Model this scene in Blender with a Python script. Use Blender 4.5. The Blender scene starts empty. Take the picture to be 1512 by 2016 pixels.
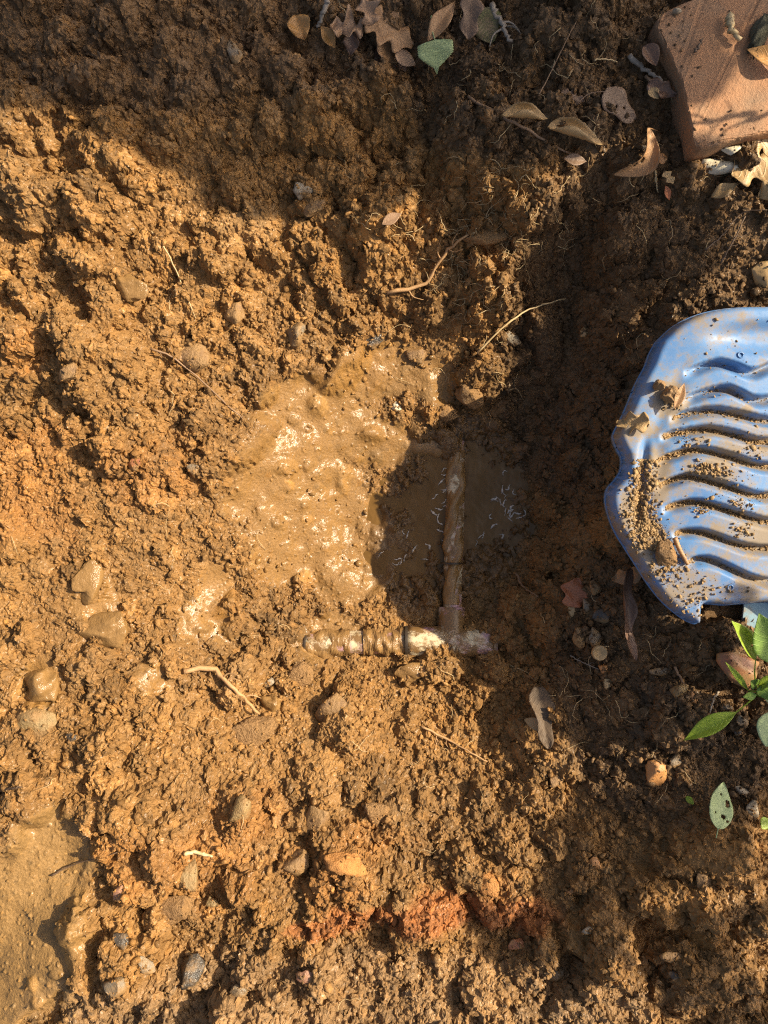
import bpy, bmesh, math
import numpy as np
from mathutils import Vector

# ------------------------------------------------------------------ camera, sky, sun, exposure
scene = bpy.context.scene
COL = scene.collection
H = 0.95            # camera height over the ground level (m)
S = 0.0006          # metres per photo pixel at ground level
CX, CY = 756.0, 1008.0
SUN_EL, SUN_AZ = math.radians(38.0), math.radians(17.0)   # azimuth: from +x towards +y
SUN = np.array([math.cos(SUN_EL)*math.cos(SUN_AZ), math.cos(SUN_EL)*math.sin(SUN_AZ), math.sin(SUN_EL)])

cam_d = bpy.data.cameras.new('camera'); cam = bpy.data.objects.new('camera', cam_d); COL.objects.link(cam)
cam.location = (0, 0, H); cam.rotation_euler = (0, 0, 0)
cam_d.sensor_fit = 'VERTICAL'; cam_d.angle = 2*math.atan(1008*S/H)
cam_d.clip_start = 0.02; cam_d.clip_end = 200
scene.camera = cam

world = bpy.data.worlds.new('World'); scene.world = world; world.use_nodes = True
wn = world.node_tree.nodes; wl = world.node_tree.links
sky = wn.new('ShaderNodeTexSky'); sky.sky_type = 'NISHITA'; sky.sun_disc = False; sky.dust_density = 5.0; sky.ozone_density = 0.4; sky.air_density = 0.9
sky.sun_elevation = SUN_EL; sky.sun_rotation = math.radians(90) - SUN_AZ
bg = wn['Background']; bg.inputs['Strength'].default_value = 0.068
wl.new(sky.outputs['Color'], bg.inputs['Color'])
sl = bpy.data.lights.new('sun', 'SUN'); sl.energy = 4.2; sl.angle = math.radians(0.4); sl.color = (1.0, 0.855, 0.63)
sun = bpy.data.objects.new('sun', sl); COL.objects.link(sun)
sun.rotation_euler = Vector(SUN).to_track_quat('Z', 'Y').to_euler()
scene.view_settings.view_transform = 'Standard'; scene.view_settings.look = 'None'
scene.view_settings.exposure = 1.13; scene.view_settings.gamma = 1.0
scene.view_settings.use_curve_mapping = False
scene.cycles.max_bounces = 6; scene.cycles.use_denoising = False; scene.cycles.pixel_filter_type = 'BLACKMAN_HARRIS'; scene.cycles.filter_width = 1.2
scene.cycles.sample_clamp_indirect = 4.0; scene.cycles.use_adaptive_sampling = False

rng = np.random.default_rng(11)

# ------------------------------------------------------------------ helpers
def at(u, v, z=0.0):
    k = S*(H - z)/H
    return np.array([(u - CX)*k, (CY - v)*k, z])

def tag(o, label=None, cat=None, group=None, kind=None):
    if label: o['label'] = label
    if cat: o['category'] = cat
    if group: o['group'] = group
    if kind: o['kind'] = kind
    return o

def mesh_obj(name, verts, faces, mat, parent=None, loc=None, smooth=True, cols=None):
    me = bpy.data.meshes.new(name)
    verts = np.asarray(verts, dtype=np.float32)
    if loc is not None: verts = verts - np.asarray(loc, dtype=np.float32)
    if isinstance(faces, np.ndarray):
        n, k = faces.shape
        me.vertices.add(len(verts)); me.vertices.foreach_set('co', verts.ravel())
        me.loops.add(n*k); me.loops.foreach_set('vertex_index', faces.astype(np.int32).ravel())
        me.polygons.add(n); me.polygons.foreach_set('loop_start', np.arange(0, n*k, k, dtype=np.int32))
        me.update(calc_edges=True)
    else:
        me.from_pydata([tuple(map(float, p)) for p in verts], [], [tuple(int(i) for i in f) for f in faces])
        me.update()
    if smooth: me.polygons.foreach_set('use_smooth', np.ones(len(me.polygons), dtype=bool))
    if cols is not None:
        for nm, arr in cols.items():
            if arr.ndim == 2:
                a = me.color_attributes.new(nm, 'FLOAT_COLOR', 'POINT')
                a.data.foreach_set('color', np.hstack([arr, np.ones((len(arr), 1))]).astype(np.float32).ravel())
            else:
                a = me.attributes.new(nm, 'FLOAT', 'POINT'); a.data.foreach_set('value', arr.astype(np.float32))
    o = bpy.data.objects.new(name, me)
    if mat is not None: me.materials.append(mat)
    COL.objects.link(o)
    if parent is not None: o.parent = parent
    elif loc is not None: o.location = tuple(float(c) for c in loc)
    return o

def empty(name, loc, label, cat, group=None):
    o = bpy.data.objects.new(name, None); COL.objects.link(o)
    o.location = tuple(float(c) for c in loc); o.empty_display_size = 0.02
    return tag(o, label, cat, group)

# ------------------------------------------------------------------ materials
def mat_base(name):
    m = bpy.data.materials.new(name); m.use_nodes = True
    nt = m.node_tree
    return m, nt.nodes, nt.links, nt.nodes['Principled BSDF']

def noise_node(N, L, scale, detail=4, rough=0.55, coord='Object', stretch=None):
    tc = N.new('ShaderNodeTexCoord'); n = N.new('ShaderNodeTexNoise')
    n.inputs['Scale'].default_value = scale; n.inputs['Detail'].default_value = detail
    n.inputs['Roughness'].default_value = rough
    if stretch:
        mp = N.new('ShaderNodeMapping'); mp.inputs['Scale'].default_value = stretch
        L.new(tc.outputs[coord], mp.inputs['Vector']); L.new(mp.outputs['Vector'], n.inputs['Vector'])
    else: L.new(tc.outputs[coord], n.inputs['Vector'])
    return n

def ramp(N, L, src, stops):
    r = N.new('ShaderNodeValToRGB'); e = r.color_ramp.elements
    while len(e) < len(stops): e.new(0.5)
    for i, (p, c) in enumerate(stops):
        e[i].position = p; e[i].color = (*c, 1) if not np.isscalar(c) else (c, c, c, 1)
    L.new(src, r.inputs['Fac']); return r

def mix(N, L, fac, a, b):
    m = N.new('ShaderNodeMix'); m.data_type = 'RGBA'
    for sock, val in ((m.inputs[0], fac), (m.inputs[6], a), (m.inputs[7], b)):
        if hasattr(val, 'links') or hasattr(val, 'is_linked'): L.new(val, sock)
        elif np.isscalar(val): sock.default_value = val
        else: sock.default_value = (*val, 1)
    return m.outputs[2]

def bump(N, L, bs, src, strength, dist):
    b = N.new('ShaderNodeBump'); b.inputs['Strength'].default_value = strength; b.inputs['Distance'].default_value = dist
    L.new(src, b.inputs['Height']); L.new(b.outputs['Normal'], bs.inputs['Normal']); return b

def mat_two(name, c1, c2, scale=60, rough=0.6, bstr=0.4, bdist=0.001, bscale=None, dirt=None, dirt_amt=0.5, dirt_scale=40, spec=0.5, trans=0.0, stretch=None):
    m, N, L, bs = mat_base(name)
    n = noise_node(N, L, scale, 5, 0.6, stretch=stretch)
    r = ramp(N, L, n.outputs['Fac'], [(0.3, c1), (0.7, c2)])
    out = r.outputs['Color']
    if dirt is not None:
        dn = noise_node(N, L, dirt_scale, 6, 0.65)
        dr = ramp(N, L, dn.outputs['Fac'], [(max(0, 1-dirt_amt-0.08), 0.0), (min(1, 1-dirt_amt+0.08), 1.0)])
        out = mix(N, L, dr.outputs['Color'], out, dirt)
        rr = N.new('ShaderNodeMapRange'); rr.inputs['To Min'].default_value = rough; rr.inputs['To Max'].default_value = max(rough, 0.6)
        L.new(dr.outputs['Color'], rr.inputs['Value']); L.new(rr.outputs['Result'], bs.inputs['Roughness'])
    else: bs.inputs['Roughness'].default_value = rough
    L.new(out, bs.inputs['Base Color'])
    bs.inputs['Specular IOR Level'].default_value = spec
    bn = noise_node(N, L, bscale or scale*4, 5, 0.65)
    bump(N, L, bs, bn.outputs['Fac'], bstr, bdist)
    if trans > 0:
        t = N.new('ShaderNodeBsdfTranslucent'); L.new(out, t.inputs['Color'])
        ms = N.new('ShaderNodeMixShader'); ms.inputs['Fac'].default_value = trans
        L.new(bs.outputs['BSDF'], ms.inputs[1]); L.new(t.outputs['BSDF'], ms.inputs[2])
        L.new(ms.outputs['Shader'], N['Material Output'].inputs['Surface'])
    return m

def mat_soil():
    m, N, L, bs = mat_base('soil')
    a = N.new('ShaderNodeAttribute'); a.attribute_name = 'Col'
    w = N.new('ShaderNodeAttribute'); w.attribute_name = 'wet'
    n1 = noise_node(N, L, 330, 5, 0.65)
    r1 = ramp(N, L, n1.outputs['Fac'], [(0.25, (0.72, 0.72, 0.72)), (0.75, (1.25, 1.22, 1.18))])
    mm = N.new('ShaderNodeMix'); mm.data_type = 'RGBA'; mm.blend_type = 'MULTIPLY'; mm.inputs[0].default_value = 1.0
    L.new(a.outputs['Color'], mm.inputs[6]); L.new(r1.outputs['Color'], mm.inputs[7])
    L.new(mm.outputs[2], bs.inputs['Base Color'])
    n3 = noise_node(N, L, 210, 3, 0.5)
    add = N.new('ShaderNodeMath'); add.operation = 'MULTIPLY_ADD'; add.inputs[1].default_value = 0.45; 
    L.new(n3.outputs['Fac'], add.inputs[0]); L.new(w.outputs['Fac'], add.inputs[2])
    rr = N.new('ShaderNodeMapRange'); rr.inputs['From Min'].default_value = 0.1; rr.inputs['From Max'].default_value = 1.2
    rr.inputs['To Min'].default_value = 0.75; rr.inputs['To Max'].default_value = 0.40
    L.new(add.outputs['Value'], rr.inputs['Value']); L.new(rr.outputs['Result'], bs.inputs['Roughness'])
    bs.inputs['Specular IOR Level'].default_value = 0.25
    nb = noise_node(N, L, 900, 4, 0.7); nb2 = noise_node(N, L, 330, 3, 0.55)
    ad = N.new('ShaderNodeMath'); ad.operation = 'MULTIPLY_ADD'; ad.inputs[1].default_value = 0.7
    L.new(nb.outputs['Fac'], ad.inputs[0]); L.new(nb2.outputs['Fac'], ad.inputs[2])
    b = bump(N, L, bs, ad.outputs['Value'], 0.9, 0.0026)
    cw = N.new('ShaderNodeMapRange'); cw.inputs['From Min'].default_value = 0.15; cw.inputs['From Max'].default_value = 0.95; cw.inputs['To Max'].default_value = 0.5
    L.new(add.outputs['Value'], cw.inputs['Value']); L.new(cw.outputs['Result'], bs.inputs['Coat Weight'])
    bs.inputs['Coat Roughness'].default_value = 0.17; bs.inputs['Coat IOR'].default_value = 1.36
    b2 = N.new('ShaderNodeBump'); b2.inputs['Strength'].default_value = 0.38; b2.inputs['Distance'].default_value = 0.0016
    L.new(nb2.outputs['Fac'], b2.inputs['Height']); L.new(b2.outputs['Normal'], bs.inputs['Coat Normal'])
    sr = N.new('ShaderNodeMapRange'); sr.inputs['To Min'].default_value = 0.95; sr.inputs['To Max'].default_value = 0.5
    L.new(w.outputs['Fac'], sr.inputs['Value']); L.new(sr.outputs['Result'], b.inputs['Strength'])
    return m
SOIL = mat_soil()

# ------------------------------------------------------------------ the ground: one sheet, a dug pit in the middle
GS = 0.00120
X1, Y1 = 0.488, 0.640
nx, ny = int(2*X1/GS)+1, int(2*Y1/GS)+1
xs = np.linspace(-X1, X1, nx); ys = np.linspace(-Y1, Y1, ny)
XX, YY = np.meshgrid(xs, ys)

CTRL = [(-60,-60,.01),(0,500,-.015),(0,1000,-.03),(0,1500,-.02),(-60,2080,-.02),
 (300,-60,.01),(300,250,-.005),(300,500,-.035),(300,800,-.06),(300,1100,-.07),(300,1500,-.04),(300,1800,-.015),(300,2080,.0),
 (600,-60,.005),(600,200,-.03),(600,420,-.06),(600,600,-.10),(600,800,-.135),(600,1000,-.155),(600,1270,-.181),(600,1420,-.12),(600,1600,-.07),(600,1850,-.02),(600,2080,.0),
 (800,-60,.01),(800,200,-.035),(800,400,-.08),(800,560,-.12),(800,700,-.165),(800,850,-.195),(850,1000,-.211),(760,1000,-.203),(850,1180,-.2015),(800,1280,-.19),(800,1350,-.17),(800,1500,-.12),(800,1700,-.06),(800,1850,-.03),(800,2080,.0),
 (950,-60,.02),(950,200,-.02),(950,380,-.045),(950,520,-.095),(950,650,-.14),(950,760,-.175),(950,870,-.208),(950,1000,-.214),(950,1120,-.2),(960,1270,-.195),(960,1350,-.17),(960,1500,-.12),(960,1700,-.065),
 (1060,300,-.005),(1060,400,-.03),(1100,540,-.13),(1080,700,-.165),(1080,900,-.18),(1060,1050,-.195),(1080,1200,-.15),(1080,1350,-.13),(1080,1500,-.10),
 (1180,-60,.02),(1180,250,.005),(1180,420,-.06),(1180,560,-.11),(1170,750,-.13),(1160,900,-.135),(1160,1050,-.125),(1180,1200,-.08),(1180,1400,-.07),(1180,1600,-.05),
 (1300,150,-.006),(1420,120,-.015),(1300,330,-.014),(1300,450,-.04),(1300,620,-.05),(1290,800,-.04),(1290,1000,-.035),(1300,1250,-.04),(1300,1450,-.035),(1300,1700,-.015),
 (1560,-60,.0),(1512,350,-.008),(1512,520,-.02),(1560,900,-.02),(1512,1250,-.025),(1512,1500,-.015),(1560,2080,.01),(1000,1850,-.035),(1000,2080,.0),(1250,1900,-.01),(1300,2080,.005)]
cp = np.array([at(u, v, z) for u, v, z in CTRL])
def tps(r2): return 0.5*r2*np.log(r2 + 1e-12)
nC = len(cp)
A = np.zeros((nC+3, nC+3)); D = ((cp[:, None, :2]-cp[None, :, :2])**2).sum(-1)
A[:nC, :nC] = tps(D) + np.eye(nC)*2e-4
A[:nC, nC] = 1; A[:nC, nC+1:] = cp[:, :2]; A[nC, :nC] = 1; A[nC+1:, :nC] = cp[:, :2].T
wts = np.linalg.solve(A, np.concatenate([cp[:, 2], [0, 0, 0]]))
def macro(x, y):
    out = wts[nC] + wts[nC+1]*x + wts[nC+2]*y
    for i in range(nC): out = out + wts[i]*tps((x-cp[i, 0])**2 + (y-cp[i, 1])**2)
    return out
ZM = macro(XX, YY)
UU = CX + XX/S*H/(H-ZM); VV = CY - YY/S*H/(H-ZM)

def vnoise(cell, r):
    gh, gw = int(ny/cell)+3, int(nx/cell)+3
    g = r.random((gh, gw)).astype(np.float32)
    fy = np.arange(ny)/cell; fx = np.arange(nx)/cell
    iy = fy.astype(int); ix = fx.astype(int)
    ty = fy-iy; tx = fx-ix; ty = ty*ty*(3-2*ty); tx = tx*tx*(3-2*tx)
    a = g[iy][:, ix]; b = g[iy][:, ix+1]; c = g[iy+1][:, ix]; d = g[iy+1][:, ix+1]
    return (a*(1-tx)+b*tx)*(1-ty)[:, None] + (c*(1-tx)+d*tx)*ty[:, None]
def fbm(cell, octv, r, gain=0.55):
    o = 0; amp = 1; tot = 0
    for k in range(octv):
        o = o + amp*vnoise(max(1.0, cell/2**k), r); tot += amp; amp *= gain
    return o/tot
def blur(Z, n):
    k = np.hanning(2*n+3)[1:-1]; k /= k.sum()
    P = np.pad(Z, ((n, n), (0, 0)), 'edge'); o = sum(k[i]*P[i:i+Z.shape[0]] for i in range(2*n+1))
    P = np.pad(o, ((0, 0), (n, n)), 'edge'); return sum(k[i]*P[:, i:i+Z.shape[1]] for i in range(2*n+1))
def G(cx, cy, rx, ry, rot=0):
    a = math.radians(rot); dx = UU-cx; dy = VV-cy
    p = (dx*math.cos(a)+dy*math.sin(a))/rx; q = (-dx*math.sin(a)+dy*math.cos(a))/ry
    return np.exp(-(p*p+q*q))
def sstep(a, b, x):
    t = np.clip((x-a)/(b-a), 0, 1); return t*t*(3-2*t)

warp = (fbm(60, 4, rng)-0.5)
# slick wet mud
MUD = np.zeros_like(ZM)
for c in [(740,740,110,60,10),(600,790,110,50,-15),(690,860,130,70,0),(600,960,150,110,0),(690,1080,110,130,0),(540,1080,110,120,0),(640,1250,75,50,-20),
          (830,740,70,60,30),(400,1220,110,70,20),(300,1330,60,45,0),(180,1180,55,60,0),(85,1350,50,50,0),(440,1130,90,90,0)]:
    MUD = np.maximum(MUD, G(*c)*(1.15 if c[1] < 880 or c in ((640,1250,75,50,-20),(690,1080,110,130,0),(600,960,150,110,0)) else 0.80))
MUD = sstep(0.36, 0.66, MUD + warp*1.0)
FILM = sstep(0.4, 0.7, np.maximum(G(60,1830,140,220,15), G(120,1650,90,90))*1.1 + warp*0.7)
PUD = sstep(0.35, 0.6, np.maximum(np.maximum(G(900,1010,160,190), G(820,1080,110,150)), G(920,930,120,130)))
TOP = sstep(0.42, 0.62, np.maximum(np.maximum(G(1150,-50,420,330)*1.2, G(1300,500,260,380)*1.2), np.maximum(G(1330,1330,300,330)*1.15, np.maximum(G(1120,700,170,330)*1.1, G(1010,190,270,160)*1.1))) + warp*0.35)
FRINGE = sstep(0.35, 0.6, np.maximum(G(960,440,120,80), G(960,600,90,150)) + warp*0.5)
CRUMB2 = sstep(0.42, 0.58, fbm(30, 3, rng))
CRUMB = sstep(0.45, 0.6, fbm(120, 3, rng))     # looser, crumblier areas

Z = ZM + (fbm(90, 5, rng)-0.5)*0.040*(1-0.6*PUD) + (fbm(16, 4, rng)-0.5)*0.036*PUD + (fbm(13, 4, rng)-0.5)*0.022*np.clip(G(940,960,130,170)-0.5*PUD, 0, 1) - 0.008*G(932,935,30,80) + 0.004*PUD
Z += (fbm(34, 4, rng)-0.5)*0.012*MUD + 0.003*G(930,1300,60,14) - 0.010*G(890,1262,90,26) + 0.003*G(700,1300,90,12) + 0.008*G(850,1175,26,40) + 0.007*G(940,1150,30,60) + 0.004*G(760,1232,30,12)
# a cut step running diagonally at lower left and the foot of the slope
def seg_dist(pts):
    best = np.full_like(UU, 1e9); sgn = np.zeros_like(UU)
    for (ax, ay), (bx, by) in zip(pts[:-1], pts[1:]):
        dx, dy = bx-ax, by-ay; L2 = dx*dx+dy*dy
        t = np.clip(((UU-ax)*dx+(VV-ay)*dy)/L2, 0, 1)
        d = np.hypot(UU-ax-t*dx, VV-ay-t*dy); s = np.sign((UU-ax)*dy-(VV-ay)*dx)
        m = d < best; best = np.where(m, d, best); sgn = np.where(m, s, sgn)
    return best*sgn
sd = seg_dist([(20,2060),(60,1990),(180,1880),(330,1720),(400,1600)]) + warp*40
Z += 0.023*sstep(-10, 12, sd)*np.exp(-np.maximum(sd, 0)/260.0)*sstep(1520, 1650, VV)
sd2 = seg_dist([(480,1860),(600,1815),(760,1775),(900,1760),(1040,1790),(1150,1850)]) + warp*50
Z += 0.018*sstep(-16, 18, sd2)*np.exp(-np.maximum(sd2, 0)/160.0)*sstep(420, 520, UU)*(1-sstep(1150, 1250, UU))

GMY, GMX = np.gradient(ZM)
TINT = np.zeros_like(Z); HUE = np.zeros_like(Z)
def stamp_many(n, rmin, rmax, hk, dens, r, sink=0.35, tint=0.16, hue=0.35, power=2.2, facet=0.5):
    ii = r.integers(2, ny-2, n*3); jj = r.integers(2, nx-2, n*3); keep = r.random(n*3) < dens[ii, jj]
    ii, jj = ii[keep][:n], jj[keep][:n]
    R = rmin + (rmax-rmin)*r.random(len(ii))**power
    for i, j, rad in zip(ii, jj, R):
        w = int(rad*1.35)+1
        i0, i1, j0, j1 = max(0, i-w), min(ny, i+w+1), max(0, j-w), min(nx, j+w+1)
        y = (np.arange(i0, i1)-i)[:, None]/rad; x = (np.arange(j0, j1)-j)[None, :]/rad
        a = r.random()*6.283; ca, sa = math.cos(a), math.sin(a); asp = 0.65+0.5*r.random()
        p = (x*ca+y*sa)*asp; q = (-x*sa+y*ca)/asp
        if r.random() < facet:
            h = np.full(np.broadcast(p, q).shape, 0.8+0.3*r.random())
            for k in range(6):
                b = k*1.047+r.random()*0.8; sl_ = 0.9+1.4*r.random()
                h = np.minimum(h, (1.0-(p*math.cos(b)+q*math.sin(b)))*sl_)
        else:
            d2 = p*p+q*q
            th = 1 + 0.3*np.sin(3.1*p+r.random()*6)*np.sin(2.7*q+r.random()*6)
            h = np.sqrt(np.maximum(0, 1-d2*th))*1.0
        h = h + (r.normal()*0.25)*p + (r.normal()*0.25)*q
        zz = Z[i, j] - sink*rad*GS*hk + h*rad*GS*hk + 0.75*rad*(GMX[i, j]*x + GMY[i, j]*y)
        win = Z[i0:i1, j0:j1]
        m = (zz > win) & (p*p+q*q < 1.7) & (h > 0.02)
        win[m] = zz[m]
        TINT[i0:i1, j0:j1][m] = TINT[i0:i1, j0:j1][m]*0.55 + r.normal()*tint
        HUE[i0:i1, j0:j1][m] = HUE[i0:i1, j0:j1][m]*0.55 + r.normal()*hue
calm = (1-0.95*MUD)*(1-0.85*FILM)*(1-0.5*PUD)
stamp_many(460, 13, 42, 0.9, calm*0.8*(1-0.6*PUD), rng, sink=0.45, facet=0.7)
ROUGHZ = np.clip(G(150,480,330,330)+G(300,1600,420,420)+G(700,1900,700,160)+G(450,150,500,200)+G(1100,1650,250,200), 0, 1)
stamp_many(260, 8, 25, 1.0, calm*ROUGHZ*(1-PUD), rng, sink=0.30, facet=0.85)
stamp_many(1500, 6, 16, 0.95, calm*(1-0.5*PUD)*(0.35+0.65*CRUMB), rng, sink=0.4, facet=0.7)
stamp_many(70, 6, 16, 0.4, MUD*(1-PUD), rng, sink=0.35, facet=0.0, tint=0.05)
stamp_many(4000, 3.2, 7, 0.95, calm*(1-0.3*PUD)*(0.25+0.75*CRUMB), rng, sink=0.35, power=2.6, facet=0.65)
stamp_many(500, 5, 12, 1.6, FRINGE, rng, sink=0.05, facet=0.5)
stamp_many(2600, 2, 5.5, 1.9, FRINGE, rng, sink=0.0, facet=0.3)
def relax(lim, n):
    global Z, TINT, HUE
    gy_, gx_ = np.gradient(Z, GS); st_ = sstep(lim, lim*1.7, blur(np.hypot(gx_, gy_), 2))
    Z = Z*(1-st_) + blur(Z, n)*st_; TINT = TINT*(1-0.7*st_); HUE = HUE*(1-0.7*st_)
relax(1.9, 3); relax(2.1, 2)
stamp_many(24000, 1.5, 3.2, 0.9, (calm*0.9+0.05)*(0.4+0.6*CRUMB2), rng, sink=0.25, power=1.8, facet=0.6)
stamp_many(3000, 1.6, 4.2, 0.75, MUD, rng, sink=0.3, facet=0, tint=0.05)
Zs = blur(Z, 6); Zs2 = blur(Z, 2)
mk = np.clip(MUD*(0.78+0.22*sstep(0.42, 0.58, fbm(40, 3, rng))), 0, 1); Z = Z*(1-mk) + (0.55*blur(Zs, 6)+0.30*Zs+0.15*Zs2)*mk
mk = np.clip(FILM*0.75, 0, 1); Z = Z*(1-mk) + Zs*mk
relax(2.3, 2)
stamp_many(42000, 0.9, 1.7, 1.15, np.clip(1-0.8*MUD-0.7*FILM, 0.02, 1), rng, sink=0.1, power=1.0, tint=0.17, hue=0.5)
Z += (vnoise(1.5, rng)-0.5)*0.0017*(1-0.85*MUD)*(1-0.6*FILM)

# the soil lies below the plastic panel and the brick
Z = np.where((UU > 1215+0.0*VV) & (VV > 612) & (VV < 1215) & (UU > 1290-0.32*np.minimum(np.abs(VV-610), np.abs(VV-1240))), np.minimum(Z, -0.006), Z)
Z = np.where((UU > 1296+0.24*VV) & (VV < 292), np.minimum(Z, 0.022), Z)
# colours of the soil itself
def lerp(a, b, t): return a*(1-t[..., None]) + np.array(b)*t[..., None]
C = np.empty(Z.shape+(3,)); C[:] = (0.280, 0.152, 0.051)
big = fbm(150, 4, rng); mid = fbm(45, 4, rng)
C = lerp(C, (0.205, 0.115, 0.043), 0.6*sstep(0.40, 0.64, big))
RED = np.zeros_like(Z)
for c in [(300,930,170,90),(60,900,120,90),(650,1700,130,90),(900,1770,190,60),(260,1680,90,90),(500,1590,120,70),(80,1000,140,120),(420,1700,130,120),(960,1740,70,50),(720,1640,100,60),(60,700,80,60)]:
    RED = np.maximum(RED, G(*c))
RED = sstep(0.30, 0.75, RED*0.9 + (mid-0.5)*0.9)
C = lerp(C, (0.375, 0.172, 0.048), RED*0.45)
REDD = sstep(0.35, 0.7, np.maximum(np.maximum(G(890,1775,150,45), G(1010,1790,120,50)), np.maximum(G(640,1815,120,28), G(760,1785,120,35))) + (mid-0.5)*0.7)
C = lerp(C, (0.32, 0.120, 0.038), REDD*0.8)
C = lerp(C, (0.240, 0.130, 0.038), MUD*0.85)
C = lerp(C, (0.270, 0.160, 0.055), FILM*0.8)
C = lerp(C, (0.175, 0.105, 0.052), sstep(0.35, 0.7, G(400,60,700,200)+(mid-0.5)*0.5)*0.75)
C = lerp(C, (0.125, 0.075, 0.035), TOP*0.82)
C = lerp(C, (0.110, 0.062, 0.024), PUD*0.7)
C = lerp(C, (0.27, 0.17, 0.085), sstep(0.3, 0.6, G(700,1960,700,110)+(mid-0.5)*0.4)*0.6)
C *= np.clip(1+TINT, 0.55, 1.6)[..., None]
hu = np.clip(HUE, -1.2, 1.2)
C[..., 0] *= 1+0.07*hu; C[..., 2] *= 1-0.16*hu
C = np.clip(C, 0.015, 0.6)
WET = np.clip(0.27 + 0.55*MUD + 0.45*FILM + 0.75*PUD + 0.25*(mid-0.5) + 0.2*TINT, 0, 1)

# rectilinear grid with growing cells beyond the frame, out to 25 m
ext = [0.0]; st = 0.0014
while ext[-1] < 25: ext.append(ext[-1]+st); st *= 1.18
ext = np.array(ext[1:]); ne = len(ext)
fx = np.concatenate([-X1-ext[::-1], xs, X1+ext]); fy = np.concatenate([-Y1-ext[::-1], ys, Y1+ext])
def fold_(c, lim):                       # index of the dug patch continued beyond its own edge
    t = np.where(np.abs(c) <= lim, c, np.sign(c)*(lim-np.minimum(np.abs(c)-lim, lim*0.9))); return t
ixm = np.clip(np.rint((fold_(fx, X1)+X1)/(2*X1)*(nx-1)).astype(int), 0, nx-1); iym = np.clip(np.rint((fold_(fy, Y1)+Y1)/(2*Y1)*(ny-1)).astype(int), 0, ny-1)
pad2 = lambda a: a[iym][:, ixm]
FX, FY = np.meshgrid(fx, fy)
dout = np.maximum(np.maximum(np.abs(FX)-X1, np.abs(FY)-Y1), 0)
DET = Z-ZM                               # relief without the pit; the pit itself is not repeated
EDG = ZM[np.clip(np.rint((np.clip(fy, -Y1, Y1)+Y1)/(2*Y1)*(ny-1)).astype(int), 0, ny-1)][:, np.clip(np.rint((np.clip(fx, -X1, X1)+X1)/(2*X1)*(nx-1)).astype(int), 0, nx-1)]
wo = np.exp(-dout/0.30); wd = np.exp(-dout/1.2)
soft_ = np.clip(dout/0.05, 0, 1); DETB = 0.7*blur(blur(blur(DET, 16), 16), 16)
FZ = EDG*wo + (pad2(DET)*(1-soft_)+pad2(DETB)*soft_)*wd + (1-wo)*(0.012*np.sin(FX*7.1+1)*np.sin(FY*6.3) + 0.006*np.sin(FX*23+2*np.sin(FY*17))*np.sin(FY*29+1.5*np.sin(FX*13)))
NX, NY = len(fx), len(fy)
JX = np.zeros_like(FZ); JY = np.zeros_like(FZ); jr = np.random.default_rng(2)
for wl_, am in ((0.012, 0.0022), (0.006, 0.0013), (0.0032, 0.0007)):
    for _ in range(3):
        kx, ky, kz_ = jr.normal(size=3)/wl_*3.0; JX += am*0.6*np.sin(FX*kx+FY*ky+FZ*kz_*1.4+jr.random()*6.28)
        kx, ky, kz_ = jr.normal(size=3)/wl_*3.0; JY += am*0.6*np.sin(FX*kx+FY*ky+FZ*kz_*1.4+jr.random()*6.28)
steep = np.hypot(*np.gradient(FZ)); steep = np.clip(steep/GS-0.6, 0, 2)/2
gv = np.stack([FX+JX*steep*(dout == 0), FY+JY*steep*(dout == 0), FZ], -1).reshape(-1, 3)
ix = np.arange(NX*NY).reshape(NY, NX)
gf = np.stack([ix[:-1, :-1], ix[:-1, 1:], ix[1:, 1:], ix[1:, :-1]], -1).reshape(-1, 4)
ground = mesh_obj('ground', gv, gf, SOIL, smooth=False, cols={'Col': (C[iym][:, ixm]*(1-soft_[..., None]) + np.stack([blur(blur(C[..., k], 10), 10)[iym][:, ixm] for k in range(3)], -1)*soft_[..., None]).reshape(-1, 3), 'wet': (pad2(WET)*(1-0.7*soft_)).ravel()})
_sm = (pad2(np.maximum(np.maximum(MUD, FILM*0.8), PUD)) > 0.4)[:-1, :-1].ravel()
ground.data.polygons.foreach_set('use_smooth', _sm)
tag(ground, 'dug orange brown clay soil sloping into a wet pit', None, kind='structure')

def zat(x, y):
    fxi = np.clip((np.asarray(x)+X1)/(2*X1)*(nx-1), 0, nx-1.001); fyi = np.clip((np.asarray(y)+Y1)/(2*Y1)*(ny-1), 0, ny-1.001)
    i = fyi.astype(int); j = fxi.astype(int)
    return Z[i, j]
ZX = Z.copy()
for sh_ in (2, 4):
    for ax in (0, 1):
        for sg in (-sh_, sh_): ZX = np.maximum(ZX, np.roll(Z, sg, ax))
ZB = 0.5*blur(Z, 6) + 0.5*blur(ZX, 4)
def on(u, v, dz=0.0, sm=True):
    """point of the terrain seen at photo pixel (u, v)"""
    z = -0.05
    for _ in range(12):
        p = at(u, v, z)
        i = int(np.clip((p[1]+Y1)/(2*Y1)*(ny-1), 0, ny-1)); j = int(np.clip((p[0]+X1)/(2*X1)*(nx-1), 0, nx-1))
        z = 0.5*z + 0.5*(ZB if sm else Z)[i, j]
    p = at(u, v, z + dz); return p

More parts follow.
